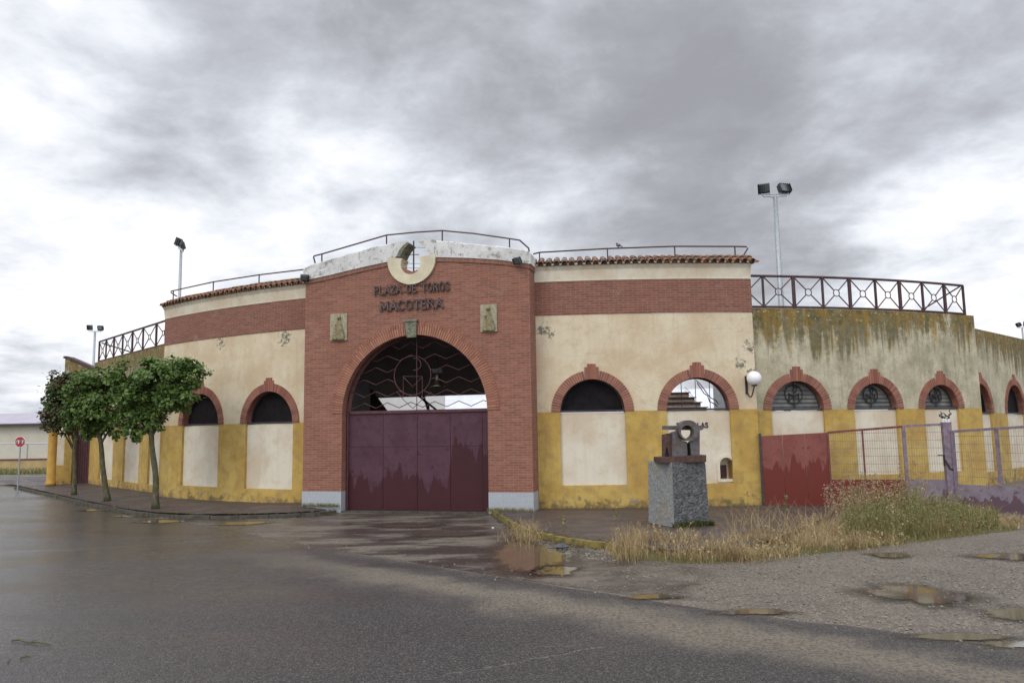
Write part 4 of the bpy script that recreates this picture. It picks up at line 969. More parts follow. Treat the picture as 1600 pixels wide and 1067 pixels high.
# ------------------------------------------------------------------ boundary wall, warehouse
lw = AT(0, 738, 47.6); BW = thing('boundary_wall', (lw.x, 47.6, 0), 'low ochre boundary wall with red coping and pipe rail across the street', 'wall')
m = MB(); m.box((-36, 47.7, .41), (50, .25, .82)); m.build('wall', simple('ochre_wall', (.42, .31, .15), .9, .15, 2), BW)
m = MB(); m.box((-36, 47.7, .86), (50, .34, .08)); m.build('coping', M['redbar'], BW)
m = MB(); m.tube([(-61, 47.7, 1.82), (-11, 47.7, 1.82)], .04, 6); hr_ = m.build('pipe_rail', M['galv'], BW)
for k in range(12):
    m = MB(); x = AT(43, 700, 47.7).x+(k-6)*4.1; m.tube([(x, 47.7, .9), (x, 47.7, 1.82)], .035, 6); m.build('rail_post', M['galv'], hr_)
WH = thing('warehouse', (-40, 60, 0), 'long low cream warehouse with lilac metal roof across the street', 'building')
ze = AT(40, 663, 58).z; zr_ = AT(40, 650, 64).z
m = MB(); m.box((-45, 64, ze/2), (70, 12, ze)); m.build('wall', simple('warehouse_cream', (.52, .49, .40), .85, .06, 1), WH)
m = MB(); m.hexa([(-80, 57.6, ze), (-10, 57.6, ze), (-10, 64, zr_+.1), (-80, 64, zr_+.1), (-80, 57.6, ze+.1), (-10, 57.6, ze+.1), (-10, 64, zr_+.25), (-80, 64, zr_+.25)]); m.hexa([(-80, 64, zr_+.1), (-10, 64, zr_+.1), (-10, 70.4, ze), (-80, 70.4, ze), (-80, 64, zr_+.25), (-10, 64, zr_+.25), (-10, 70.4, ze+.1), (-80, 70.4, ze+.1)])
m.build('roof', simple('lilac_roof', (.40, .36, .42), .5, .08, 1), WH)
m = MB(); m.box((-45, 57.55, ze-.02), (70, .12, .14)); m.build('gutter', M['iron'], WH)
# ------------------------------------------------------------------ stop sign
sb = G(27.5, 766, .05); T = thing('stop_sign', sb, 'red octagonal STOP sign on thin grey pole at the street corner', 'sign')
sc_ = AT(31.5, 690, sb.y)
m = MB(); m.tube([sb, Vector((sc_.x, sc_.y+.03, sc_.z+.15))], .03, 8); m.build('pole', M['galv'], T)
def oc(r): return [(r*cos(RAD(22.5+45*k)), r*sin(RAD(22.5+45*k))) for k in range(8)]
m = MB(); m.prism(oc(.235), lambda u, v, s_: sc_+Vector((u, -.01*s_, v))); m.build('sign_rim', M['signwhite'], T)
m = MB(); m.prism(oc(.215), lambda u, v, s_: sc_+Vector((u, -.012-.006*s_, v))); m.build('sign_face', M['stopred'], T)
word('STOP', lambda u, v, d: sc_+Vector((u, -d, v)), -.165, .165, .13, .028, T, M['signwhite'], (.019, .024), serif=False, sepobj=True)
for o in T.children:
    if o.name.startswith('letter'): o.data.transform(__import__('mathutils').Matrix.Translation((0, 0, -.065)))
# ------------------------------------------------------------------ ground sheets
def sheet(name, pts, z, mat, kind='structure', sub=None):
    bm = bmesh.new(); vs_ = [bm.verts.new((p[0], p[1], z)) for p in pts]; f = bm.faces.new(vs_)
    bmesh.ops.triangulate(bm, faces=[f]); me = bpy.data.meshes.new(name); bm.to_mesh(me); bm.free(); me.materials.append(mat)
    o = bpy.data.objects.new(name, me); COL.objects.link(o); 
    if me.polygons[0].normal.z < 0: me.flip_normals()
    return tag(o, kind=kind)
sheet('ground', [(-400, -60), (400, -60), (400, 600), (-400, 600)], 0, M['gravel'])
edge = [(1800, 1046), (1600, 1015), (1420, 990), (1225, 967), (1110, 951), (1000, 937), (900, 921), (800, 905), (700, 888), (600, 872), (520, 858), (450, 847), (380, 834), (320, 822), (260, 812), (200, 803)]
ep = []
for i in range(len(edge)-1):
    a, b = G(*edge[i]), G(*edge[i+1])
    n_ = max(1, int((b-a).length/.12))
    for k in range(n_):
        p = a.lerp(b, k/n_); q = mnoise.noise(p*1.3)*.10+mnoise.noise(p*6)*.04; ep.append((p.x+q*.2, p.y+q))
far = [G(200, 803), G(120, 787), G(60, 774), G(20, 763), G(10, 761.5), G(40, 757), G(80, 756), G(140, 757)]
sheet('road', [(60, ep[0][1]-4)]+[(60, -40), (-150, -40), (-150, 43.5), (-22, 43.5), (-22, 36)]+[(p.x, p.y) for p in far[::-1]][:-1]+ep[::-1], .008, M['asphalt'])
fc = [G(*q) for q in ((200, 803), (310, 811), (450, 808), (525, 803), (534, 800))]+[Vector((GP.P(gc-gr, 0, -2).x, GP.P(gc-gr, 0, -2).y, 0)), GP.P(gc+gr, 0, -2)]+[G(*q) for q in ((766, 800), (800, 828), (840, 845), (880, 855), (960, 868), (1080, 885), (1220, 915), (1110, 940), (1000, 932), (800, 903), (700, 887), (600, 871), (450, 846), (320, 822))]
sheet('forecourt', [(p.x, p.y) for p in fc], .004, M['forecourt'])
def kerbline(name, px, z, width, mat, seg=.75, zin=None, label=None):
    pts = [G(*q) for q in px]; P = []
    for a, b in zip(pts, pts[1:]):
        n_ = max(1, int((b-a).length/.15)); P += [a.lerp(b, k/n_) for k in range(n_)]
    P.append(pts[-1]); m = MB(); acc = 0; start = 0
    def nrm(i):
        t_ = (P[min(i+1, len(P)-1)]-P[max(i-1, 0)]).normalized(); return Vector((-t_.y, t_.x, 0))
    i = 0; k = 0
    while i < len(P)-1:
        j = min(i+max(1, int(seg/.15)), len(P)-1); jz = random.uniform(-.008, .008); jo = random.uniform(-.01, .01)
        for q in range(i, j):
            n0, n1 = nrm(q), nrm(q+1); A = P[q]; B = P[q+1]
            if q == i: A = A.lerp(B, .05)
            if q == j-1: B = A.lerp(B, .93)
            c = [A+n0*jo, B+n1*jo, B+n1*width, A+n0*width]
            m.hexa([Vector((p.x, p.y, -.05)) for p in c]+[Vector((p.x, p.y, z+jz+.006)) for p in (c[0]+n0*.015, c[1]+n1*.015, c[2], c[3])])
        i = j
    o = m.build(name, mat); return tag(o, kind='structure')
def pave(name, px, inner, z, mat, zo=None):
    pts = [G(*q) for q in px]; m = MB(); ring = [(p.x, p.y) for p in pts]+inner
    o = sheet(name, ring, z, mat)
    if zo is not None:
        for v in o.data.vertices:
            if any(abs(v.co.x-p.x)+abs(v.co.y-p.y) < .01 for p in pts): v.co.z = zo
    return o
klp = [(22, 763.5), (45, 769), (72, 775), (98, 781), (125, 788), (160, 795), (200, 803), (240, 808), (310, 811.5), (380, 811), (450, 809), (500, 805.5), (527, 802)]
kerbline('kerb', klp, .085, .14, M['kerb'])
L0 = GP.P(gL, 0, -.4)
pave('sidewalk', [(x, y-4) for x, y in klp]+[(530, 798)], [(GP.P(gc-gr-.02, 0, -.3).x, GP.P(gc-gr, 0, -.3).y), (L0.x, L0.y), (-7, 25.5), (-13, 30), (-20, 37), (-24, 40), (G(40, 757).x-1.5, G(40, 757).y)], BL-.03, M['paving'], zo=.08)
krp = [(767, 803), (784, 815), (802, 826), (822, 836), (845, 842), (877, 848), (911, 854), (966, 860), (1060, 872), (1150, 868), (1230, 846), (1300, 812)]
kerbline('kerb', krp[:8], BR, .13, M['kerb_moss'], seg=.45)
pave('sidewalk', [(x, y-3) for x, y in krp]+[(1313, 792)], [(9, 23), (3, 24), (GP.P(gR, 0, -.4).x, GP.P(gR, 0, -.4).y), (GP.P(gc+gr+.02, 0, -.3).x, GP.P(gc+gr, 0, -.3).y)], BR-.004, M['paving'])
# sill under gate
m = MB(); m.fbox(GP, gc-gr, gc+gr, -.05, .035, -.6, .02); m.build('threshold', M['kerb'], RING)
# puddles
def puddle(name, cx, cy, wx, wy, seed, rag=.34, label=''):
    c = G(cx, cy); r1 = (G(cx+wx, cy)-G(cx-wx, cy)).length/2; r2 = (G(cx, cy-wy)-G(cx, cy+wy)).length/2
    for nm_, mt_, sc_, zz in (('wet_patch', M['wet'], 1.35, .0105), ('puddle', M['water'], 1.0, .0145)):
        m = MB(); rows = []
        for j in range(5):
            row = []
            for k in range(64):
                t_ = 2*pi*k/64; q = 1+rag*mnoise.noise(Vector((cos(t_)*1.2+seed, sin(t_)*1.2, 0)))*1.2+rag*.5*mnoise.noise(Vector((cos(t_)*3.5+seed, sin(t_)*3.5, 4)))
                f = j/4; row.append((c.x+r1*q*f*sc_*1.15*cos(t_), c.y+r2*q*f*sc_*1.15*sin(t_), zz))
            rows.append(row)
        for j in range(4):
            for k in range(64):
                k2 = (k+1) % 64; m.face([rows[j][k], rows[j+1][k], rows[j+1][k2], rows[j][k2]] if j else [rows[0][0], rows[1][k], rows[1][k2]], [(j/4, 0), ((j+1)/4, 0), ((j+1)/4, 0), (j/4, 0)] if j else [(0, 0), (.25, 0), (.25, 0)])
        o = m.build(nm_, mt_); tag(o, kind='structure')
for i, (cx, cy, wx, wy) in enumerate([(826, 868, 66, 24), (868, 892, 34, 9), (1432, 929, 78, 15), (1585, 871, 62, 5), (1600, 961, 55, 11), (1390, 868, 32, 4), (1020, 933, 42, 4), (1180, 957, 60, 4.5), (1500, 996, 80, 6), (1590, 1008, 60, 5), (700, 835, 60, 4.5),
        (205, 806, 30, 2.2), (262, 814, 38, 3), (150, 797, 22, 1.8), (380, 818, 40, 2.5), (640, 822, 55, 3)]):
    puddle('puddle', cx, cy, wx, wy, i*3.7+1)
# far verge
vg = [AT(-200, 745, 44)]; sheet('verge', [(-150, 43.5), (-18, 43.5), (-18, 47.6), (-150, 47.6)], .10, simple('verge_soil', (.10, .095, .06), .9, .3, 3))
m = MB(); m.box((-80, 43.6, .06), (140, .15, .12)); tag(m.build('kerb', simple('pale_kerb', (.34, .33, .31), .85, .1, 2)), kind='structure')
m = MB(); m.box((-80, 45.6, .11), (140, .9, .03)); tag(m.build('footpath', simple('pale_path', (.38, .38, .38), .6, .1, 2)), kind='structure')
# ------------------------------------------------------------------ pedestal and sculpture
pf = G(1054, 823.5, BR); phi = RAD(22); PD = thing('stone_pedestal', pf, 'tall rough granite block on the pavement carrying the steel sculpture', 'pedestal')
ex = Vector((cos(phi), sin(phi), 0)); ey = Vector((-sin(phi), cos(phi), 0)); PW, PL, PH = .89, 1.02, 1.38
m = MB(); N = 14
def pedp(u, v, w, k=0):
    p = pf+ex*u+ey*v; taper = 1-.05*w/PH
    c = pf+ex*PW/2+ey*PL/2; p = c+(p-c)*taper; return Vector((p.x, p.y, BR-.03+w))
def grid(fn, nu, nv, mi, amp):
    i0 = len(m.v)
    for i in range(nu+1):
        for j in range(nv+1):
            p, n_ = fn(i/nu, j/nv); e = 0 if i in (0, nu) or j in (0, nv) else 1
            q = mnoise.noise(p*9)*amp+mnoise.noise(p*24)*amp*.6; m.v.append(tuple(p+n_*q*(.35+.65*e)))
    for i in range(nu):
        for j in range(nv): m.f.append((i0+i*(nv+1)+j, i0+(i+1)*(nv+1)+j, i0+(i+1)*(nv+1)+j+1, i0+i*(nv+1)+j+1)); m.mi.append(mi); m.uv.extend([(0, 0)]*4)
grid(lambda a, b: (pedp(a*PW, 0, b*PH), -ey), 26, 40, 0, .022); grid(lambda a, b: (pedp(0, PL*(1-a), b*PH), -ex), 16, 24, 1, .012); grid(lambda a, b: (pedp(PW, PL*a, b*PH), ex), 16, 24, 0, .02); grid(lambda a, b: (pedp(PW*(1-a), PL, b*PH), ey), 16, 24, 0, .02); grid(lambda a, b: (pedp(a*PW, b*PL, PH), Vector((0, 0, 1))), 16, 16, 1, .006)
m.build('granite_block', [M['rough'], M['sawn_lit']], PD)
mb = MB(); rnd = random.Random(5)
for k in range(900):
    u = rnd.uniform(-.06, PW+.04); p = pf+ex*u+ey*rnd.uniform(-.14, .0); h = rnd.uniform(.02, .17)*(1-.5*abs(u/PW-.5)); a = rnd.uniform(0, pi); w = .012
    mb.face([p+Vector((-w*cos(a), -w*sin(a), 0)), p+Vector((w*cos(a), w*sin(a), 0)), p+Vector((rnd.uniform(-.05, .05), rnd.uniform(-.05, .05), h))])
tag(mb.build('moss', M['moss']), 'dark green moss and weeds round the foot of the granite block', 'moss', kind='stuff')
zt = BR-.03+PH; SC = thing('steel_sculpture', pf+Vector((0, 0, zt-pf.z)), 'rusted steel sculpture of plates, beam and ring on the granite block', 'sculpture')
phs = RAD(6); fx = Vector((cos(phs), sin(phs), 0)); fy = Vector((-sin(phs), cos(phs), 0)); so = AT(1065, 708, pf.y+.42)
def SP(px, py, off=0):   # sculpture plane coords from measurements
    r = ray(px, py); n_ = Vector((-sin(phs), cos(phs))); o2 = Vector((so.x, so.y))+n_*off
    t_ = o2.dot(n_)/Vector((r.x, r.y)).dot(n_); p = r*t_; return Vector((p.x, p.y, EYE+p.z))
def plate(pl, o0, o1, name, mat):
    m = MB(); base = [SP(x, y) for x, y in pl]
    m.prism([(k, 0) for k in range(len(base))], lambda u, v, s_: base[int(u)]+fy*(o1 if s_ == 0 else o0)); return m.build(name, mat, SC)
plate([(1027, 714), (1096, 710), (1096, 720.5), (1027, 722)], -.30, .28, 'base_plate', M['corrust'])
plate([(1034.5, 679), (1048.5, 676), (1048.5, 713.5), (1045.5, 713), (1041.5, 697), (1037.5, 714), (1035, 714)], -.02, .04, 'side_plate', M['corrust'])
plate([(1048.5, 675), (1055, 673), (1058, 684), (1064, 688), (1071, 690), (1072, 713), (1048.5, 713.5)], -.10, .02, 'upright_plate', M['cor'])
plate([(1075.5, 690), (1081, 688), (1086, 682), (1088, 670), (1091, 669), (1091, 713), (1078, 713)], -.10, .02, 'upright_plate', M['cor'])
plate([(1036, 690), (1090, 692), (1090, 712), (1036, 713)], .045, .06, 'back_plate', M['black'])
bm_ = bmesh.new()
rc = SP(1072, 672.5); rO = .225; rI = .145
m = MB()
for k in range(40):
    t0, t1 = 2*pi*k/40, 2*pi*(k+1)/40; c = []
    for off in (.05, -.20):
        for t_, R_, ox, oz in ((t0, rO, 0, 0), (t1, rO, 0, 0), (t1, rI, -.035, -.03), (t0, rI, -.035, -.03)):
            c.append(rc+fx*(ox+R_*cos(t_))+Vector((0, 0, oz+R_*sin(t_)))+fy*off)
    m.hexa(c)
m.build('ring', M['cor'], SC)
plate([(1038, 665), (1101, 664.5), (1101, 670), (1098, 672), (1050, 671.5), (1038, 671)], .07, .16, 'beam', M['cor'])
# ------------------------------------------------------------------ fences
fa = G(1193, 789, BR); fb = G(1481, 797, 0)
FP = Pln((fa.x, fa.y), (fb.x-fa.x, fb.y-fa.y)); FL = (Vector((fb.x, fb.y))-Vector((fa.x, fa.y))).length
FE = thing('metal_fence', (fa.x, fa.y, 0), 'metal fence from the building, red sheet and mesh turning mauve at its tall post', 'fence')
def fx_(x, y=700): return FP.px(x, y)[0]
def fsq(fr, parent, a0, a1, z0, z1, w, mat, name, d=0): m = MB(); m.fbox(fr, a0, a1, z0, z1, d-w, d+w); return m.build(name, mat, parent)
ztl = FP.px(1196, 681)[1]; ztr = FP.px(1470, 663)[1]; ztm = FP.px(1293, 675.6)[1]
x293, x348, x413, x478 = fx_(1294.5), fx_(1349), fx_(1413.5), fx_(1481)
m = MB(); n_ = 3
for k in range(n_):
    u0, u1 = x293*k/n_, x293*(k+1)/n_; za = ztl+(ztm-ztl)*k/n_; zb = ztl+(ztm-ztl)*(k+1)/n_
    m.prism([(u0+.004, .08), (u1-.004, .08), (u1-.004, zb), (u0+.004, za)], lambda u, v, s_: FP.P(u, v, -.02+(.03+.006*(k % 2))*s_))
m.build('red_sheet', M['redpaint'], FE)
fsq(FP, FE, -.03, .03, .0, ztl+.07, .03, M['iron'], 'post'); fsq(FP, FE, x293-.025, x293+.025, 0, ztm, .03, M['redbar'], 'post'); fsq(FP, FE, x348-.02, x348+.02, .3, ztm+.03, .02, M['redbar'], 'post')
fsq(FP, FE, x413-.035, x413+.045, 0, ztr-.02, .035, M['mauvebar'], 'post'); fsq(FP, FE, x478-.10, x478+.10, -.05, ztr+.06, .10, M['mauvebar'], 'tall_post')
def barp(fr, parent, u0, z0, u1, z1, r, mat, name, d=0): m = MB(); m.prism([(u0, z0-r), (u1, z1-r), (u1, z1+r), (u0, z0+r)], lambda u, v, s_: fr.P(u, v, d-r+2*r*s_)); return m.build(name, mat, parent)
barp(FP, FE, x293, ztm, x413, ztr-.04, .028, M['redbar'], 'top_rail'); barp(FP, FE, x413, ztr-.03, x478-.1, ztr+.0, .03, M['mauvebar'], 'top_rail')
zlow = FP.px(1360, 749)[1]
m = MB(); m.fbox(FP, x293+.025, x413-.035, .05, zlow, -.012, .012, n=2); m.build('lower_sheet', M['redpaint'], FE)
m = MB(); m.fbox(FP, x413+.045, x478-.1, .05, zlow, -.012, .012, n=2); m.build('lower_sheet', M['mauve'], FE)
def mesh_panel(fr, parent, u0, u1, z0, z1a, z1b, sv=.055, sh=.2):
    m = MB(); n_ = int((u1-u0)/sv)
    for k in range(1, n_):
        u = u0+(u1-u0)*k/n_; zt_ = z1a+(z1b-z1a)*k/n_; m.tube([fr.P(u, z0, 0), fr.P(u, zt_, 0)], .0028, 4, cap=False)
    z_ = z0+sh
    while z_ < min(z1a, z1b): m.tube([fr.P(u0, z_, 0), fr.P(u1, z_, 0)], .004, 4, cap=False); z_ += sh
    m.build('wire_mesh', M['wire'], parent)
mesh_panel(FP, FE, x293+.02, x413-.04, zlow, ztm, ztr-.04); mesh_panel(FP, FE, x413+.05, x478-.1, zlow, ztr-.03, ztr)
m = MB(); zk = FP.px(1478, 712)[1]; m.fbox(FP, x478-.26, x478-.08, zk, zk+.03, .02, .05); m.fbox(FP, x478-.14, x478-.11, zk-.25, zk, .02, .05)
m.tube([FP.P(x478-.12, zk-.1, .12), FP.P(x478-.02, zk-.32, .13), FP.P(x478+.13, zk-.36, .12)], .018, 6); m.build('latch', M['black'], FE)
# wire bundle on post
wb = FP.P(x478, ztr+.06, 0); T = thing('wire_coil', wb, 'tangle of dark wire over white insulators on top of the tall mauve post', 'wire')
m = MB(); rnd = random.Random(11)
for k in range(3): m.lathe([(0, 0), (.035, 0), (.028, .03), (.038, .06), (.02, .085), (0, .085)], wb+Vector((-.07+.07*k, 0, 0)), 10)
m.build('insulators', M['insul'], T)
m = MB()
for k in range(9):
    p = wb+Vector((-.07+.07*(k % 3), 0, .08)); pts = [p]
    for j in range(5): p = p+Vector((rnd.uniform(-.06, .06), rnd.uniform(-.05, .05), rnd.uniform(.0, .06))); pts.append(p)
    m.tube(pts, .010, 5)
m.build('wires', M['black'], T)
# right gate piece
ga = G(1498, 798, 0); gb = G(1600, 806.5, 0); GF = Pln((ga.x, ga.y), (gb.x-ga.x, gb.y-ga.y)); GL_ = (gb-ga).length*1.5
MG = thing('metal_gate', ga, 'mauve metal gate of wire mesh over a paint-streaked sheet at the right edge', 'gate')
zt0 = GF.px(1498, 674)[1]; zt1 = GF.px(1598, 667.5)[1]; zt2 = zt0+(zt1-zt0)*1.5; zb_ = GF.px(1550, 759)[1]; u2 = GF.px(1559, 700)[0]
barp(GF, MG, 0, zt0, GL_, zt2, .03, M['mauvebar'], 'top_rail'); fsq(GF, MG, -.03, .035, 0.05, zt0, .03, M['mauvebar'], 'post'); fsq(GF, MG, u2-.035, u2+.035, zb_, zt0+(zt1-zt0)*.6, .03, M['mauvebar'], 'post'); fsq(GF, MG, GL_-.03, GL_+.03, .05, zt2, .03, M['mauvebar'], 'post')
m = MB(); m.fbox(GF, .035, GL_-.03, .04, zb_, -.012, .012, n=3); m.build('lower_sheet', M['mauve'], MG)
mesh_panel(GF, MG, .03, GL_, zb_, zt0, zt2)
# ------------------------------------------------------------------ trees
def leaf(mb, p, nrm, size, rnd, mi=0):
    n_ = Vector(nrm).normalized(); a = n_.cross(Vector((rnd.uniform(-1, 1), rnd.uniform(-1, 1), rnd.uniform(-1, 1)))).normalized(); b = n_.cross(a)
    L_, W_ = size, size*.42; f = n_*size*.12
    i = len(mb.v); mb.v += [tuple(q) for q in (p, p+a*L_*.35+b*W_-f, p+a*L_*.75+b*W_*.7-f, p+a*L_, p+a*L_*.75-b*W_*.7-f, p+a*L_*.35-b*W_-f)]
    mb.f += [(i, i+1, i+2, i+3), (i, i+3, i+4, i+5)]; mb.mi += [mi, mi]; mb.uv += [(0, 0)]*8
def make_tree(base, top, crown, H, seed, mat, label, n, size, trunk_r, group='young street trees on the left pavement'):
    rnd = random.Random(seed); T = thing('street_tree', base, label, 'tree', group)
    m = MB(); P = []; base = Vector(base); top = Vector(top)
    for k in range(12):
        f = k/11; p = base.lerp(top, f)+Vector((mnoise.noise(Vector((f*2, seed, 0)))*.10*sin(pi*f), 0, 0)); P.append(p)
    R_ = [trunk_r*(1.35 if k == 0 else 1.12 if k == 1 else 1-.35*k/11)*(1+.10*mnoise.noise(Vector((k*.9, seed, 3)))) for k in range(12)]
    m.tube(P, R_, 10)
    tips = []
    clumps = []
    for (cx, cz, rx, rz, ry, cy) in crown:
        clumps.append((Vector((base.x+cx, base.y+cy, base.z+cz)), rx, ry, rz))
    for c, rx, ry, rz in clumps:
        s0 = P[rnd.choice([8, 9, 10, 11])]; mid = s0.lerp(c, .5)+Vector((rnd.uniform(-.1, .1), rnd.uniform(-.1, .1), rnd.uniform(-.05, .12)))
        m.tube([s0, mid, c], [trunk_r*.42, trunk_r*.28, trunk_r*.12], 6)
        for _ in range(3):
            e = c+Vector((rnd.uniform(-rx, rx), rnd.uniform(-ry, ry), rnd.uniform(-rz, rz)))*.7; m.tube([mid.lerp(c, .6), e], [trunk_r*.14, trunk_r*.05], 5)
    tr = m.build('trunk', M['bark'], T, smooth=True)
    mb = MB(); tot = sum(rx*ry*rz for _, rx, ry, rz in clumps)
    for c, rx, ry, rz in clumps:
        k_ = int(n*rx*ry*rz/tot); subs = [(Vector((rnd.gauss(0, 1), rnd.gauss(0, 1), rnd.gauss(0, 1))).normalized()*rnd.uniform(.55, 1.0), rnd.uniform(.20, .38)) for _ in range(20)]
        for _ in range(k_):
            s_, sr = rnd.choice(subs); v = Vector((rnd.gauss(0, 1), rnd.gauss(0, 1), rnd.gauss(0, 1))).normalized()*sr*rnd.uniform(.4, 1.05)**.6
            q = s_+v; p = c+Vector((q.x*rx, q.y*ry, q.z*rz)); nn = (q.normalized()*.5+Vector((rnd.uniform(-.6, .6), rnd.uniform(-.6, .6), rnd.uniform(.1, 1.0))))
            leaf(mb, p, nn, size*rnd.uniform(.6, 1.2), rnd)
        for _ in range(int(k_*.04)):
            v = Vector((rnd.gauss(0, 1), rnd.gauss(0, 1), rnd.gauss(0, 1))).normalized()*rnd.uniform(1.0, 1.35); p = c+Vector((v.x*rx, v.y*ry, v.z*rz)); leaf(mb, p, (0, 0, 1), size*rnd.uniform(.5, 1), rnd)
    mb.build('crown', mat, T)
def crown_px(base, D, lst):
    out = []
    for (x, y, w, h, dy) in lst:
        p = AT(x, y, D); s_ = D/F; out.append((p.x-base.x, p.z-base.z, w*s_, h*s_, w*s_*.95, dy))
    return out
b1 = G(243, 796, .06); t1 = AT(237, 640, b1.y)
make_tree(b1, t1, crown_px(b1, b1.y, [(222, 585, 36, 24, 0), (262, 590, 40, 28, -.2), (298, 588, 28, 24, 0), (195, 590, 26, 28, .1), (235, 620, 44, 28, .2), (275, 618, 34, 24, 0), (212, 630, 32, 30, -.1), (212, 668, 22, 20, 0), (236, 655, 26, 18, 0), (190, 655, 18, 20, .1), (250, 570, 34, 16, .2), (290, 572, 24, 14, -.2)]), 0, 1, M['leaf'], 'nearest street tree, broad bright green crown over a mossy straight trunk', 9000, .125, .092)
b2 = G(168, 784, .06); t2 = AT(152, 660, b2.y)
make_tree(b2, t2, crown_px(b2, b2.y, [(135, 608, 30, 26, 0), (165, 605, 32, 28, 0), (150, 640, 40, 28, 0), (130, 665, 22, 22, 0), (175, 660, 24, 22, 0), (120, 632, 24, 24, 0), (185, 628, 24, 24, .2), (150, 590, 26, 14, 0)]), 0, 2, M['leaf'], 'middle street tree with leaning trunk and round green crown', 7600, .125, .095)
b3 = G(115.5, 774, .06); t3 = AT(118, 680, b3.y)
make_tree(b3, t3, crown_px(b3, b3.y, [(92, 600, 24, 20, 0), (115, 598, 24, 20, 0), (82, 628, 20, 26, 0), (105, 635, 28, 30, 0), (74, 655, 16, 18, 0), (125, 650, 24, 26, 0), (100, 665, 20, 16, 0)]), 0, 3, M['leaf_dark'], 'farthest street tree with dark reddish green leaves, nearest the stop sign', 5600, .12, .085)
# ------------------------------------------------------------------ grass and weeds
def poly_sample(px, rnd):
    P = [G(*q) for q in px]; xs = [p.x for p in P]; ys = [p.y for p in P]
    while True:
        x, y = rnd.uniform(min(xs), max(xs)), rnd.uniform(min(ys), max(ys)); c = False; j = len(P)-1
        for i in range(len(P)):
            if (P[i].y > y) != (P[j].y > y) and x < (P[j].x-P[i].x)*(y-P[i].y)/(P[j].y-P[i].y)+P[i].x: c = not c
            j = i
        if c: return x, y
def blade(mb, p, h, lean, w, rnd, curl=.5, mi=0):
    a = rnd.uniform(0, 2*pi); dv = Vector((cos(a), sin(a), 0)); sd = Vector((-sin(a), cos(a), 0))*w; i = len(mb.v); pts = []
    for k in range(4):
        f = k/3; q = p+Vector((0, 0, h*f*(1-.25*curl*f*lean)))+dv*(lean*h*f*f); ww = sd*(1-f*.85); pts += [q-ww, q+ww]
    mb.v += [tuple(q) for q in pts]
    for k in range(3): mb.f.append((i+2*k, i+2*k+1, i+2*k+3, i+2*k+2)); mb.mi.append(mi); mb.uv += [(0, 0)]*4
    return pts[-1]
rnd = random.Random(21)
reg = [(955, 868), (1000, 876), (1090, 880), (1180, 876), (1260, 866), (1350, 856), (1430, 846), (1500, 834), (1590, 826), (1590, 812), (1480, 806), (1380, 815), (1290, 826), (1200, 842), (1100, 848), (985, 850)]
mb = MB()
clumps = [poly_sample(reg, rnd) for _ in range(130)]
for i in range(12500):
    cx, cy = rnd.choice(clumps); x = cx+rnd.gauss(0, .19); y = cy+rnd.gauss(0, .15); k = abs(hash((round(cx, 3), 1)) % 100)/100
    hh = (.10+.30*k)*rnd.uniform(.4, 1.2); ln = rnd.uniform(.1, 1.0) if rnd.random() < .6 else rnd.uniform(1, 2.6)
    tip = blade(mb, Vector((x, y, 0)), hh, ln, .0042, rnd)
    if rnd.random() < .10:
        for q in range(3): leaf(mb, Vector(tip)+Vector((rnd.uniform(-.02, .02), 0, rnd.uniform(-.05, .02))), (rnd.uniform(-1, 1), rnd.uniform(-1, 1), .3), .04, rnd)
# long bent dry stems
for i in range(260):
    cx, cy = G(rnd.uniform(1140, 1300), rnd.uniform(822, 850)).xy; blade(mb, Vector((cx, cy, 0)), rnd.uniform(.4, .75), rnd.uniform(.3, 1.4), .005, rnd)
for i in range(420):
    p = G(rnd.gauss(822, 14), rnd.gauss(838, 7)); blade(mb, Vector((p.x, p.y, 0)), rnd.uniform(.12, .38), rnd.uniform(.4, 1.8), .005, rnd)
for i in range(300):
    p = G(rnd.gauss(984, 13), rnd.gauss(866, 7)); blade(mb, Vector((p.x, p.y, 0)), rnd.uniform(.2, .55), rnd.uniform(.0, .6), .005, rnd)
tag(mb.build('dry_grass', M['straw']), 'straw coloured dry grass growing along the pavement edge', 'grass', kind='stuff')
mb = MB()
for i in range(7000):
    x, y = poly_sample([(955, 872), (1090, 882), (1260, 868), (1430, 848), (1590, 828), (1590, 822), (1430, 838), (1260, 856), (1090, 870), (960, 862)], rnd); blade(mb, Vector((x, y, 0)), rnd.uniform(.03, .12), rnd.uniform(.1, 1), .005, rnd)
for i in range(1600):   # fringe at the foot of walls
    s_ = rnd.random()
    if s_ < .3: p = GP.P(rnd.uniform(gL, gc-gr), 0, .05+abs(rnd.gauss(0, .06))); z_ = BL-.05
    elif s_ < .6: p = GP.P(rnd.uniform(gc+gr, gR), 0, .05+abs(rnd.gauss(0, .08))); z_ = BR-.01
    elif s_ < .8: p = WR.P(rnd.uniform(wr0, wr1), 0, .02+abs(rnd.gauss(0, .04))); z_ = BR-.01
    else:
        k = rnd.randrange(len(klp)-1); a, b = G(*klp[k]), G(*klp[k+1]); p = a.lerp(b, rnd.random()); z_ = 0
    blade(mb, Vector((p.x, p.y, z_)), rnd.uniform(.03, .14), rnd.uniform(.1, .9), .006, rnd)
for i in range(9000):
    x = rnd.uniform(-42, -19); y = rnd.choice([rnd.uniform(43.8, 45.1), rnd.uniform(46.1, 47.5)]); blade(mb, Vector((x, y, .1)), rnd.uniform(.06, .35), rnd.uniform(.1, .9), .03, rnd)
tag(mb.build('green_grass', M['weed']), 'short green grass along the kerbs, walls and far verge', 'grass', kind='stuff')
mb = MB(); reg2 = [(1318, 842), (1400, 848), (1480, 838), (1560, 826), (1560, 812), (1480, 804), (1400, 806), (1320, 812)]
hs = lambda px: 1
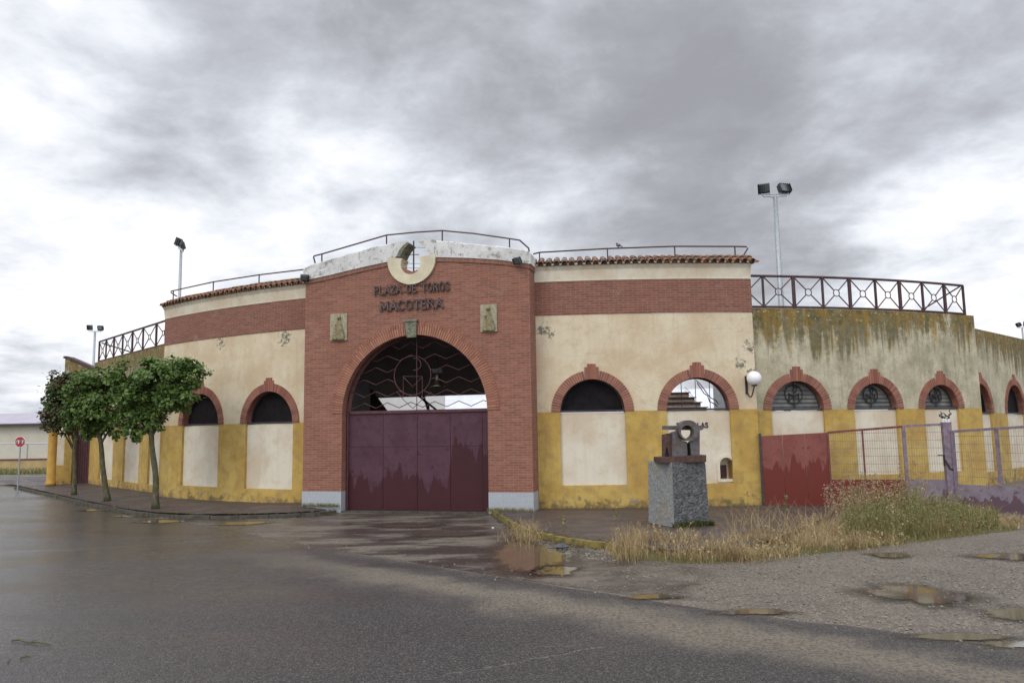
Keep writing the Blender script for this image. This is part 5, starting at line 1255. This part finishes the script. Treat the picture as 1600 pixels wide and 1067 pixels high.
for i in range(520):
    x, y = poly_sample(reg2, rnd); prj = 800+F*x/y
    H_ = (1.0 if 1315 < prj < 1420 else .75 if prj < 1490 else .35)*(.55+.75*mnoise.noise(Vector((x*1.6, y*1.6, 4)))+.25)*rnd.uniform(.5, 1.15); H_ = max(H_, .15); a = rnd.uniform(0, 2*pi); ln = rnd.uniform(.05, .35)
    p0 = Vector((x, y, 0)); p1 = p0+Vector((cos(a)*ln*H_, sin(a)*ln*H_, H_)); mid = p0.lerp(p1, .5)+Vector((0, 0, H_*.06)); mb.tube([p0, mid, p1], [.006, .004, .002], 3, cap=False)
    for k in range(int(17*H_)+4):
        f = rnd.uniform(.15, 1)**.8; p = p0.lerp(p1, f)+Vector((rnd.gauss(0, .055), rnd.gauss(0, .055), rnd.gauss(0, .03)))
        pink = f > .8 and rnd.random() < (.75 if prj < 1400 else .25)
        leaf(mb, p, (rnd.uniform(-1, 1), rnd.uniform(-1, 1), rnd.uniform(0, 1)), rnd.uniform(.022, .05), rnd, 1 if pink else 0)
for i in range(4500):
    x, y = poly_sample(reg2, rnd); mi = 0; blade(mb, Vector((x, y, 0)), rnd.uniform(.15, .5), rnd.uniform(.1, .8), .006, rnd)
for i in range(260):
    x, y = poly_sample([(1290, 822), (1440, 814), (1450, 800), (1290, 802)], rnd); H_ = rnd.uniform(.35, 1.15)*(.8+.6*mnoise.noise(Vector((x*1.3, y, 8)))); p0 = Vector((x, y, 0)); tip = blade(mb, p0, H_, rnd.uniform(.0, .4), .005, rnd, mi=1)
    for k in range(8): leaf(mb, Vector(tip)+Vector((rnd.gauss(0, .03), rnd.gauss(0, .03), rnd.uniform(-.16, .02))), (rnd.uniform(-1, 1), rnd.uniform(-1, 1), .2), .035, rnd, 1)
tag(mb.build('weeds', [M['weed'], M['pinkweed']]), 'tall green weeds with reddish seed heads in front of the metal fence', 'weeds', kind='stuff')
# few small separate plants
def small_plant(px, py, h, label):
    b = G(px, py, BR); T = thing('small_weed', b, label, 'weed', 'lone weeds on the right pavement'); m = MB(); m.tube([b, b+Vector((.02, 0, h))], [.005, .002], 5); m.build('stem', M['weed'], T); m = MB()
    for k in range(26): leaf(m, b+Vector((rnd.gauss(0, .04), rnd.gauss(0, .04), rnd.uniform(.04, h))), (rnd.uniform(-1, 1), rnd.uniform(-1, 1), .5), .05, rnd)
    m.build('foliage', M['weed'], T)
small_plant(881, 834, .36, 'thin green weed growing by the mossy yellow kerb'); small_plant(964, 812, .34, 'thin dry weed on dark paving below the closed arch'); small_plant(1228, 800, .42, 'thin weed growing before the red fence sheet')
# ------------------------------------------------------------------ loose stones, twigs
mb = MB(); rnd = random.Random(9)
def stone(mb, p, r, rnd):
    i = len(mb.v); ns = 6
    for a in range(3):
        for b in range(ns): g_ = 2*pi*b/ns+a*.3; rr = r*(.75, 1, .55)[a]*rnd.uniform(.8, 1.2); mb.v.append((p.x+rr*cos(g_), p.y+rr*sin(g_), p.z+(0, r*.35, r*.7)[a]))
    for a in range(2):
        for b in range(ns): mb.f.append((i+a*ns+b, i+a*ns+(b+1) % ns, i+(a+1)*ns+(b+1) % ns, i+(a+1)*ns+b)); mb.mi.append(0); mb.uv.extend([(0, 0)]*4)
    mb.f.append(tuple(range(i+2*ns, i+3*ns))); mb.mi.append(0); mb.uv.extend([(0, 0)]*ns)
wetspots = [(805, 872, 52, 26), (1432, 929, 78, 15), (1600, 961, 55, 11)]
for k in range(4600):
    q = rnd.random()
    if q < .6: x, y = poly_sample([(960, 885), (1600, 850), (1750, 1020), (1225, 965), (900, 915)], rnd)
    elif q < .70:
        i = rnd.randrange(3, len(ep)-1); x, y = ep[i]; y += abs(rnd.gauss(0, .5))-.15; x += rnd.uniform(-.3, .3)
    else: x, y = poly_sample([(840, 848), (970, 868), (960, 880), (850, 862)], rnd)
    stone(mb, Vector((x, y, .004)), rnd.choice((.004, .005, .006, .008, .008, .011, .018)), rnd)
M['pebble'] = islandmat('pebble', (.14, .12, .095), (.30, .265, .22), (.12, .10, .08), .8, 60, .2)
tag(mb.build('pebbles', M['pebble']), 'loose pebbles scattered over the gravel and along the asphalt edge', 'pebbles', kind='stuff')
mb = MB()
for k in range(1500):
    kl = klp if k % 5 < 3 else krp[:8]; i = rnd.randrange(len(kl)-1); a, b = G(*kl[i]), G(*kl[i+1]); p = a.lerp(b, rnd.random()); side = rnd.random() < .55
    p = p+Vector((rnd.gauss(0, .05), (-abs(rnd.gauss(0, .12)) if side else .2+abs(rnd.gauss(0, .2))), .014 if side else (.10 if kl is klp else BR+.012)))
    leaf(mb, p, (rnd.uniform(-.3, .3), rnd.uniform(-.3, .3), 1), rnd.uniform(.025, .07), rnd)
tag(mb.build('leaf_litter', M['litter']), 'brown leaf litter gathered along both kerbs', 'leaf litter', kind='stuff')
rk = G(878, 857); T = MB(); stone(T, rk, .13, random.Random(2)); stone(T, rk+Vector((-.2, .02, 0)), .07, random.Random(4)); tag(T.build('rock', M['rough']), 'grey broken lump of stone lying below the mossy yellow kerb', 'rock')
def twig(pts, r, label):
    m = MB(); P = [G(*q)+Vector((0, 0, .02+.01*(i % 2))) for i, q in enumerate(pts)]; m.tube(P, [r]*(len(P)-1)+[r*.4], 5)
    for k in range(1, len(P)-1): m.tube([P[k], P[k]+Vector((.05*(-1)**k, .06, .01))], [r*.5, r*.2], 4)
    tag(m.build('twig', M['bark']), label, 'twig', 'twigs on the wet road')
twig([(18, 1003), (30, 1003.5), (45, 1006), (58, 1007), (80, 1009.5)], .009, 'longest dark twig lying on the wet road at lower left')
twig([(31, 1031), (40, 1030), (49, 1028.5)], .008, 'short dark twig below the long twig on the road')
twig([(12, 1037), (14, 1034), (16, 1033)], .007, 'tiny dark twig nearest the left frame edge on the road')
twig([(1462//2, 957), (738, 958), (745, 956)], .005, 'small pale twig lying alone in the middle of the road')
tp = G(770, 825); m = MB(); stone(m, tp, .035, rnd); tag(m.build('paper_scrap', M['insul']), 'small crumpled white scrap on the ground by the gate', 'litter')
# ------------------------------------------------------------------ camera
cam = bpy.data.cameras.new('camera'); co = bpy.data.objects.new('camera', cam); COL.objects.link(co)
cam.sensor_width = 36; cam.lens = F/1600*36; cam.clip_end = 3000; cam.clip_start = .1
from mathutils import Matrix
c, s = cos(ROLL), sin(ROLL); R0 = Vector((1, 0, 0)); U0 = Vector((0, -sin(PIT), cos(PIT))); F0 = Vector((0, cos(PIT), sin(PIT)))
Rw = R0*c-U0*s; Uw = R0*s+U0*c
co.matrix_world = Matrix(((Rw.x, Uw.x, -F0.x, 0), (Rw.y, Uw.y, -F0.y, 0), (Rw.z, Uw.z, -F0.z, EYE), (0, 0, 0, 1)))
S.camera = co
# ------------------------------------------------------------------ world: overcast sky with broken cloud
w = bpy.data.worlds.new('World'); S.world = w; w.use_nodes = True; nt = w.node_tree; nt.nodes.clear()
class WN(NT):
    def __init__(s): s.t = nt; s.n = nt.nodes
t = WN(); tc = t.n.new('ShaderNodeTexCoord'); gen = tc.outputs['Generated']
x, y, z = t.sep(gen)
zc = t.math('ADD', t.math('MAXIMUM', z, .0), .22)
cmb = t.n.new('ShaderNodeCombineXYZ'); t.put(cmb.inputs[0], t.math('DIVIDE', x, zc)); t.put(cmb.inputs[1], t.math('DIVIDE', y, zc)); cmb.inputs[2].default_value = 1.3
pl = cmb.outputs[0]
n1 = t.noise(pl, .85, 8, .54, .25); n2 = t.noise(t.mapv(pl, (1.3, 1, 1), (5, 2, 0), (0, 0, .5)), 2.3, 9, .58, .3); n3 = t.noise(pl, .45, 4, .5)
wrp = t.n.new('ShaderNodeVectorMath'); wrp.operation = 'MULTIPLY_ADD'
nc_ = t.n.new('ShaderNodeTexNoise'); t.put(nc_.inputs['Vector'], pl); nc_.inputs['Scale'].default_value = 1.6; nc_.inputs['Detail'].default_value = 6
t.put(wrp.inputs[0], nc_.outputs['Color']); wrp.inputs[1].default_value = (.26, .26, .26)
sb_ = t.n.new('ShaderNodeVectorMath'); sb_.operation = 'SUBTRACT'; t.put(sb_.inputs[0], gen); sb_.inputs[1].default_value = (.13, .13, .13); t.put(wrp.inputs[2], sb_.outputs[0])
nrmz = t.n.new('ShaderNodeVectorMath'); nrmz.operation = 'NORMALIZE'; t.put(nrmz.inputs[0], wrp.outputs[0]); wd = nrmz.outputs[0]
val = t.math('ADD', t.math('MULTIPLY', t.math('SUBTRACT', n1, .5), 1.0), t.math('MULTIPLY', t.math('SUBTRACT', n2, .5), 1.0))
n4 = t.noise(t.mapv(pl, (1, 1.15, 1), (2, 7, 0)), 5.5, 10, .62, .2)
val = t.math('ADD', val, t.math('MULTIPLY', t.math('SUBTRACT', n4, .5), .55))
val = t.math('ADD', val, .62)
lobes = [(950, 90, 12, -.16), (1250, 120, 11, -.16), (700, 20, 8, -.14), (1200, 370, 6, -.08), (1100, 260, 7, -.12), (1000, 180, 6, -.12), (1500, 40, 7, -.08), (350, 10, 6, -.14), (60, 210, 5, -.18), (1450, 300, 5, -.06),
         (60, 100, 5, .36), (200, 260, 6, -.06), (350, 200, 7, .04), (0, 420, 8, .2), (120, 520, 9, .33), (650, 230, 5, .06), (1580, 400, 6, .22), (1500, 480, 7, .28), (900, 340, 4, .08), (560, 330, 6, .04), (1600, 200, 5, .06), (10, 665, 4, -.3), (700, 330, 5, -.04)]
for (px, py, ang, amp) in lobes:
    d_ = ray(px, py).normalized(); k = t.n.new('ShaderNodeVectorMath'); k.operation = 'DOT_PRODUCT'; t.put(k.inputs[0], wd); k.inputs[1].default_value = d_
    val = t.math('ADD', val, t.ramp(k.outputs['Value'], cos(RAD(ang*1.7)), 1.0, 0, amp))
cr = t.n.new('ShaderNodeValToRGB'); t.put(cr.inputs[0], val); e = cr.color_ramp; e.elements[0].position = .12; e.elements[0].color = (.33, .33, .36, 1); e.elements[1].position = .98; e.elements[1].color = (1.0, 1.0, 1.0, 1)
for p_, c_ in ((.32, (.385, .39, .42, 1)), (.50, (.50, .515, .56, 1)), (.66, (.63, .66, .72, 1)), (.82, (.82, .845, .90, 1))): q = e.elements.new(p_); q.color = c_
# zenith and the sky behind the photographer are brighter than the strip in view
zen = t.math('ADD', 1.0, t.ramp(z, .50, .95, 0, 1.5)); back = t.ramp(y, .1, -.8, 0, .9); hz = t.ramp(z, -.02, .0, .25, 1)
mulv = t.math('MULTIPLY', t.math('ADD', zen, back), hz)
sky = t.n.new('ShaderNodeTexSky'); sky.sky_type = 'NISHITA'; sky.sun_disc = False; sky.sun_elevation = RAD(42); sky.sun_rotation = RAD(215); sky.air_density = 1.5; sky.dust_density = 3
cloud = t.n.new('ShaderNodeVectorMath'); cloud.operation = 'SCALE'; t.put(cloud.inputs[0], cr.outputs[0]); t.put(cloud.inputs['Scale'], mulv)
b1_ = t.n.new('ShaderNodeBackground'); t.put(b1_.inputs[0], cloud.outputs[0]); b1_.inputs[1].default_value = .95
b2_ = t.n.new('ShaderNodeBackground'); t.put(b2_.inputs[0], sky.outputs[0]); b2_.inputs[1].default_value = .006
ad = t.n.new('ShaderNodeAddShader'); nt.links.new(b1_.outputs[0], ad.inputs[0]); nt.links.new(b2_.outputs[0], ad.inputs[1])
wo = t.n.new('ShaderNodeOutputWorld'); nt.links.new(ad.outputs[0], wo.inputs[0])
sl = bpy.data.lights.new('sun', 'SUN'); sl.energy = .8; sl.angle = RAD(25); sl.color = (1, .965, .91); so_ = bpy.data.objects.new('sun', sl); COL.objects.link(so_)
az, elv = RAD(215), RAD(42)   # sky rotation 0 = +Y, clockwise
dv = Vector((sin(az)*cos(elv), cos(az)*cos(elv), sin(elv))); so_.rotation_euler = dv.to_track_quat('Z', 'Y').to_euler(); so_.location = (0, 0, 30)
S.view_settings.view_transform = 'Standard'; S.view_settings.look = 'None'; S.view_settings.exposure = .14; S.view_settings.gamma = 1
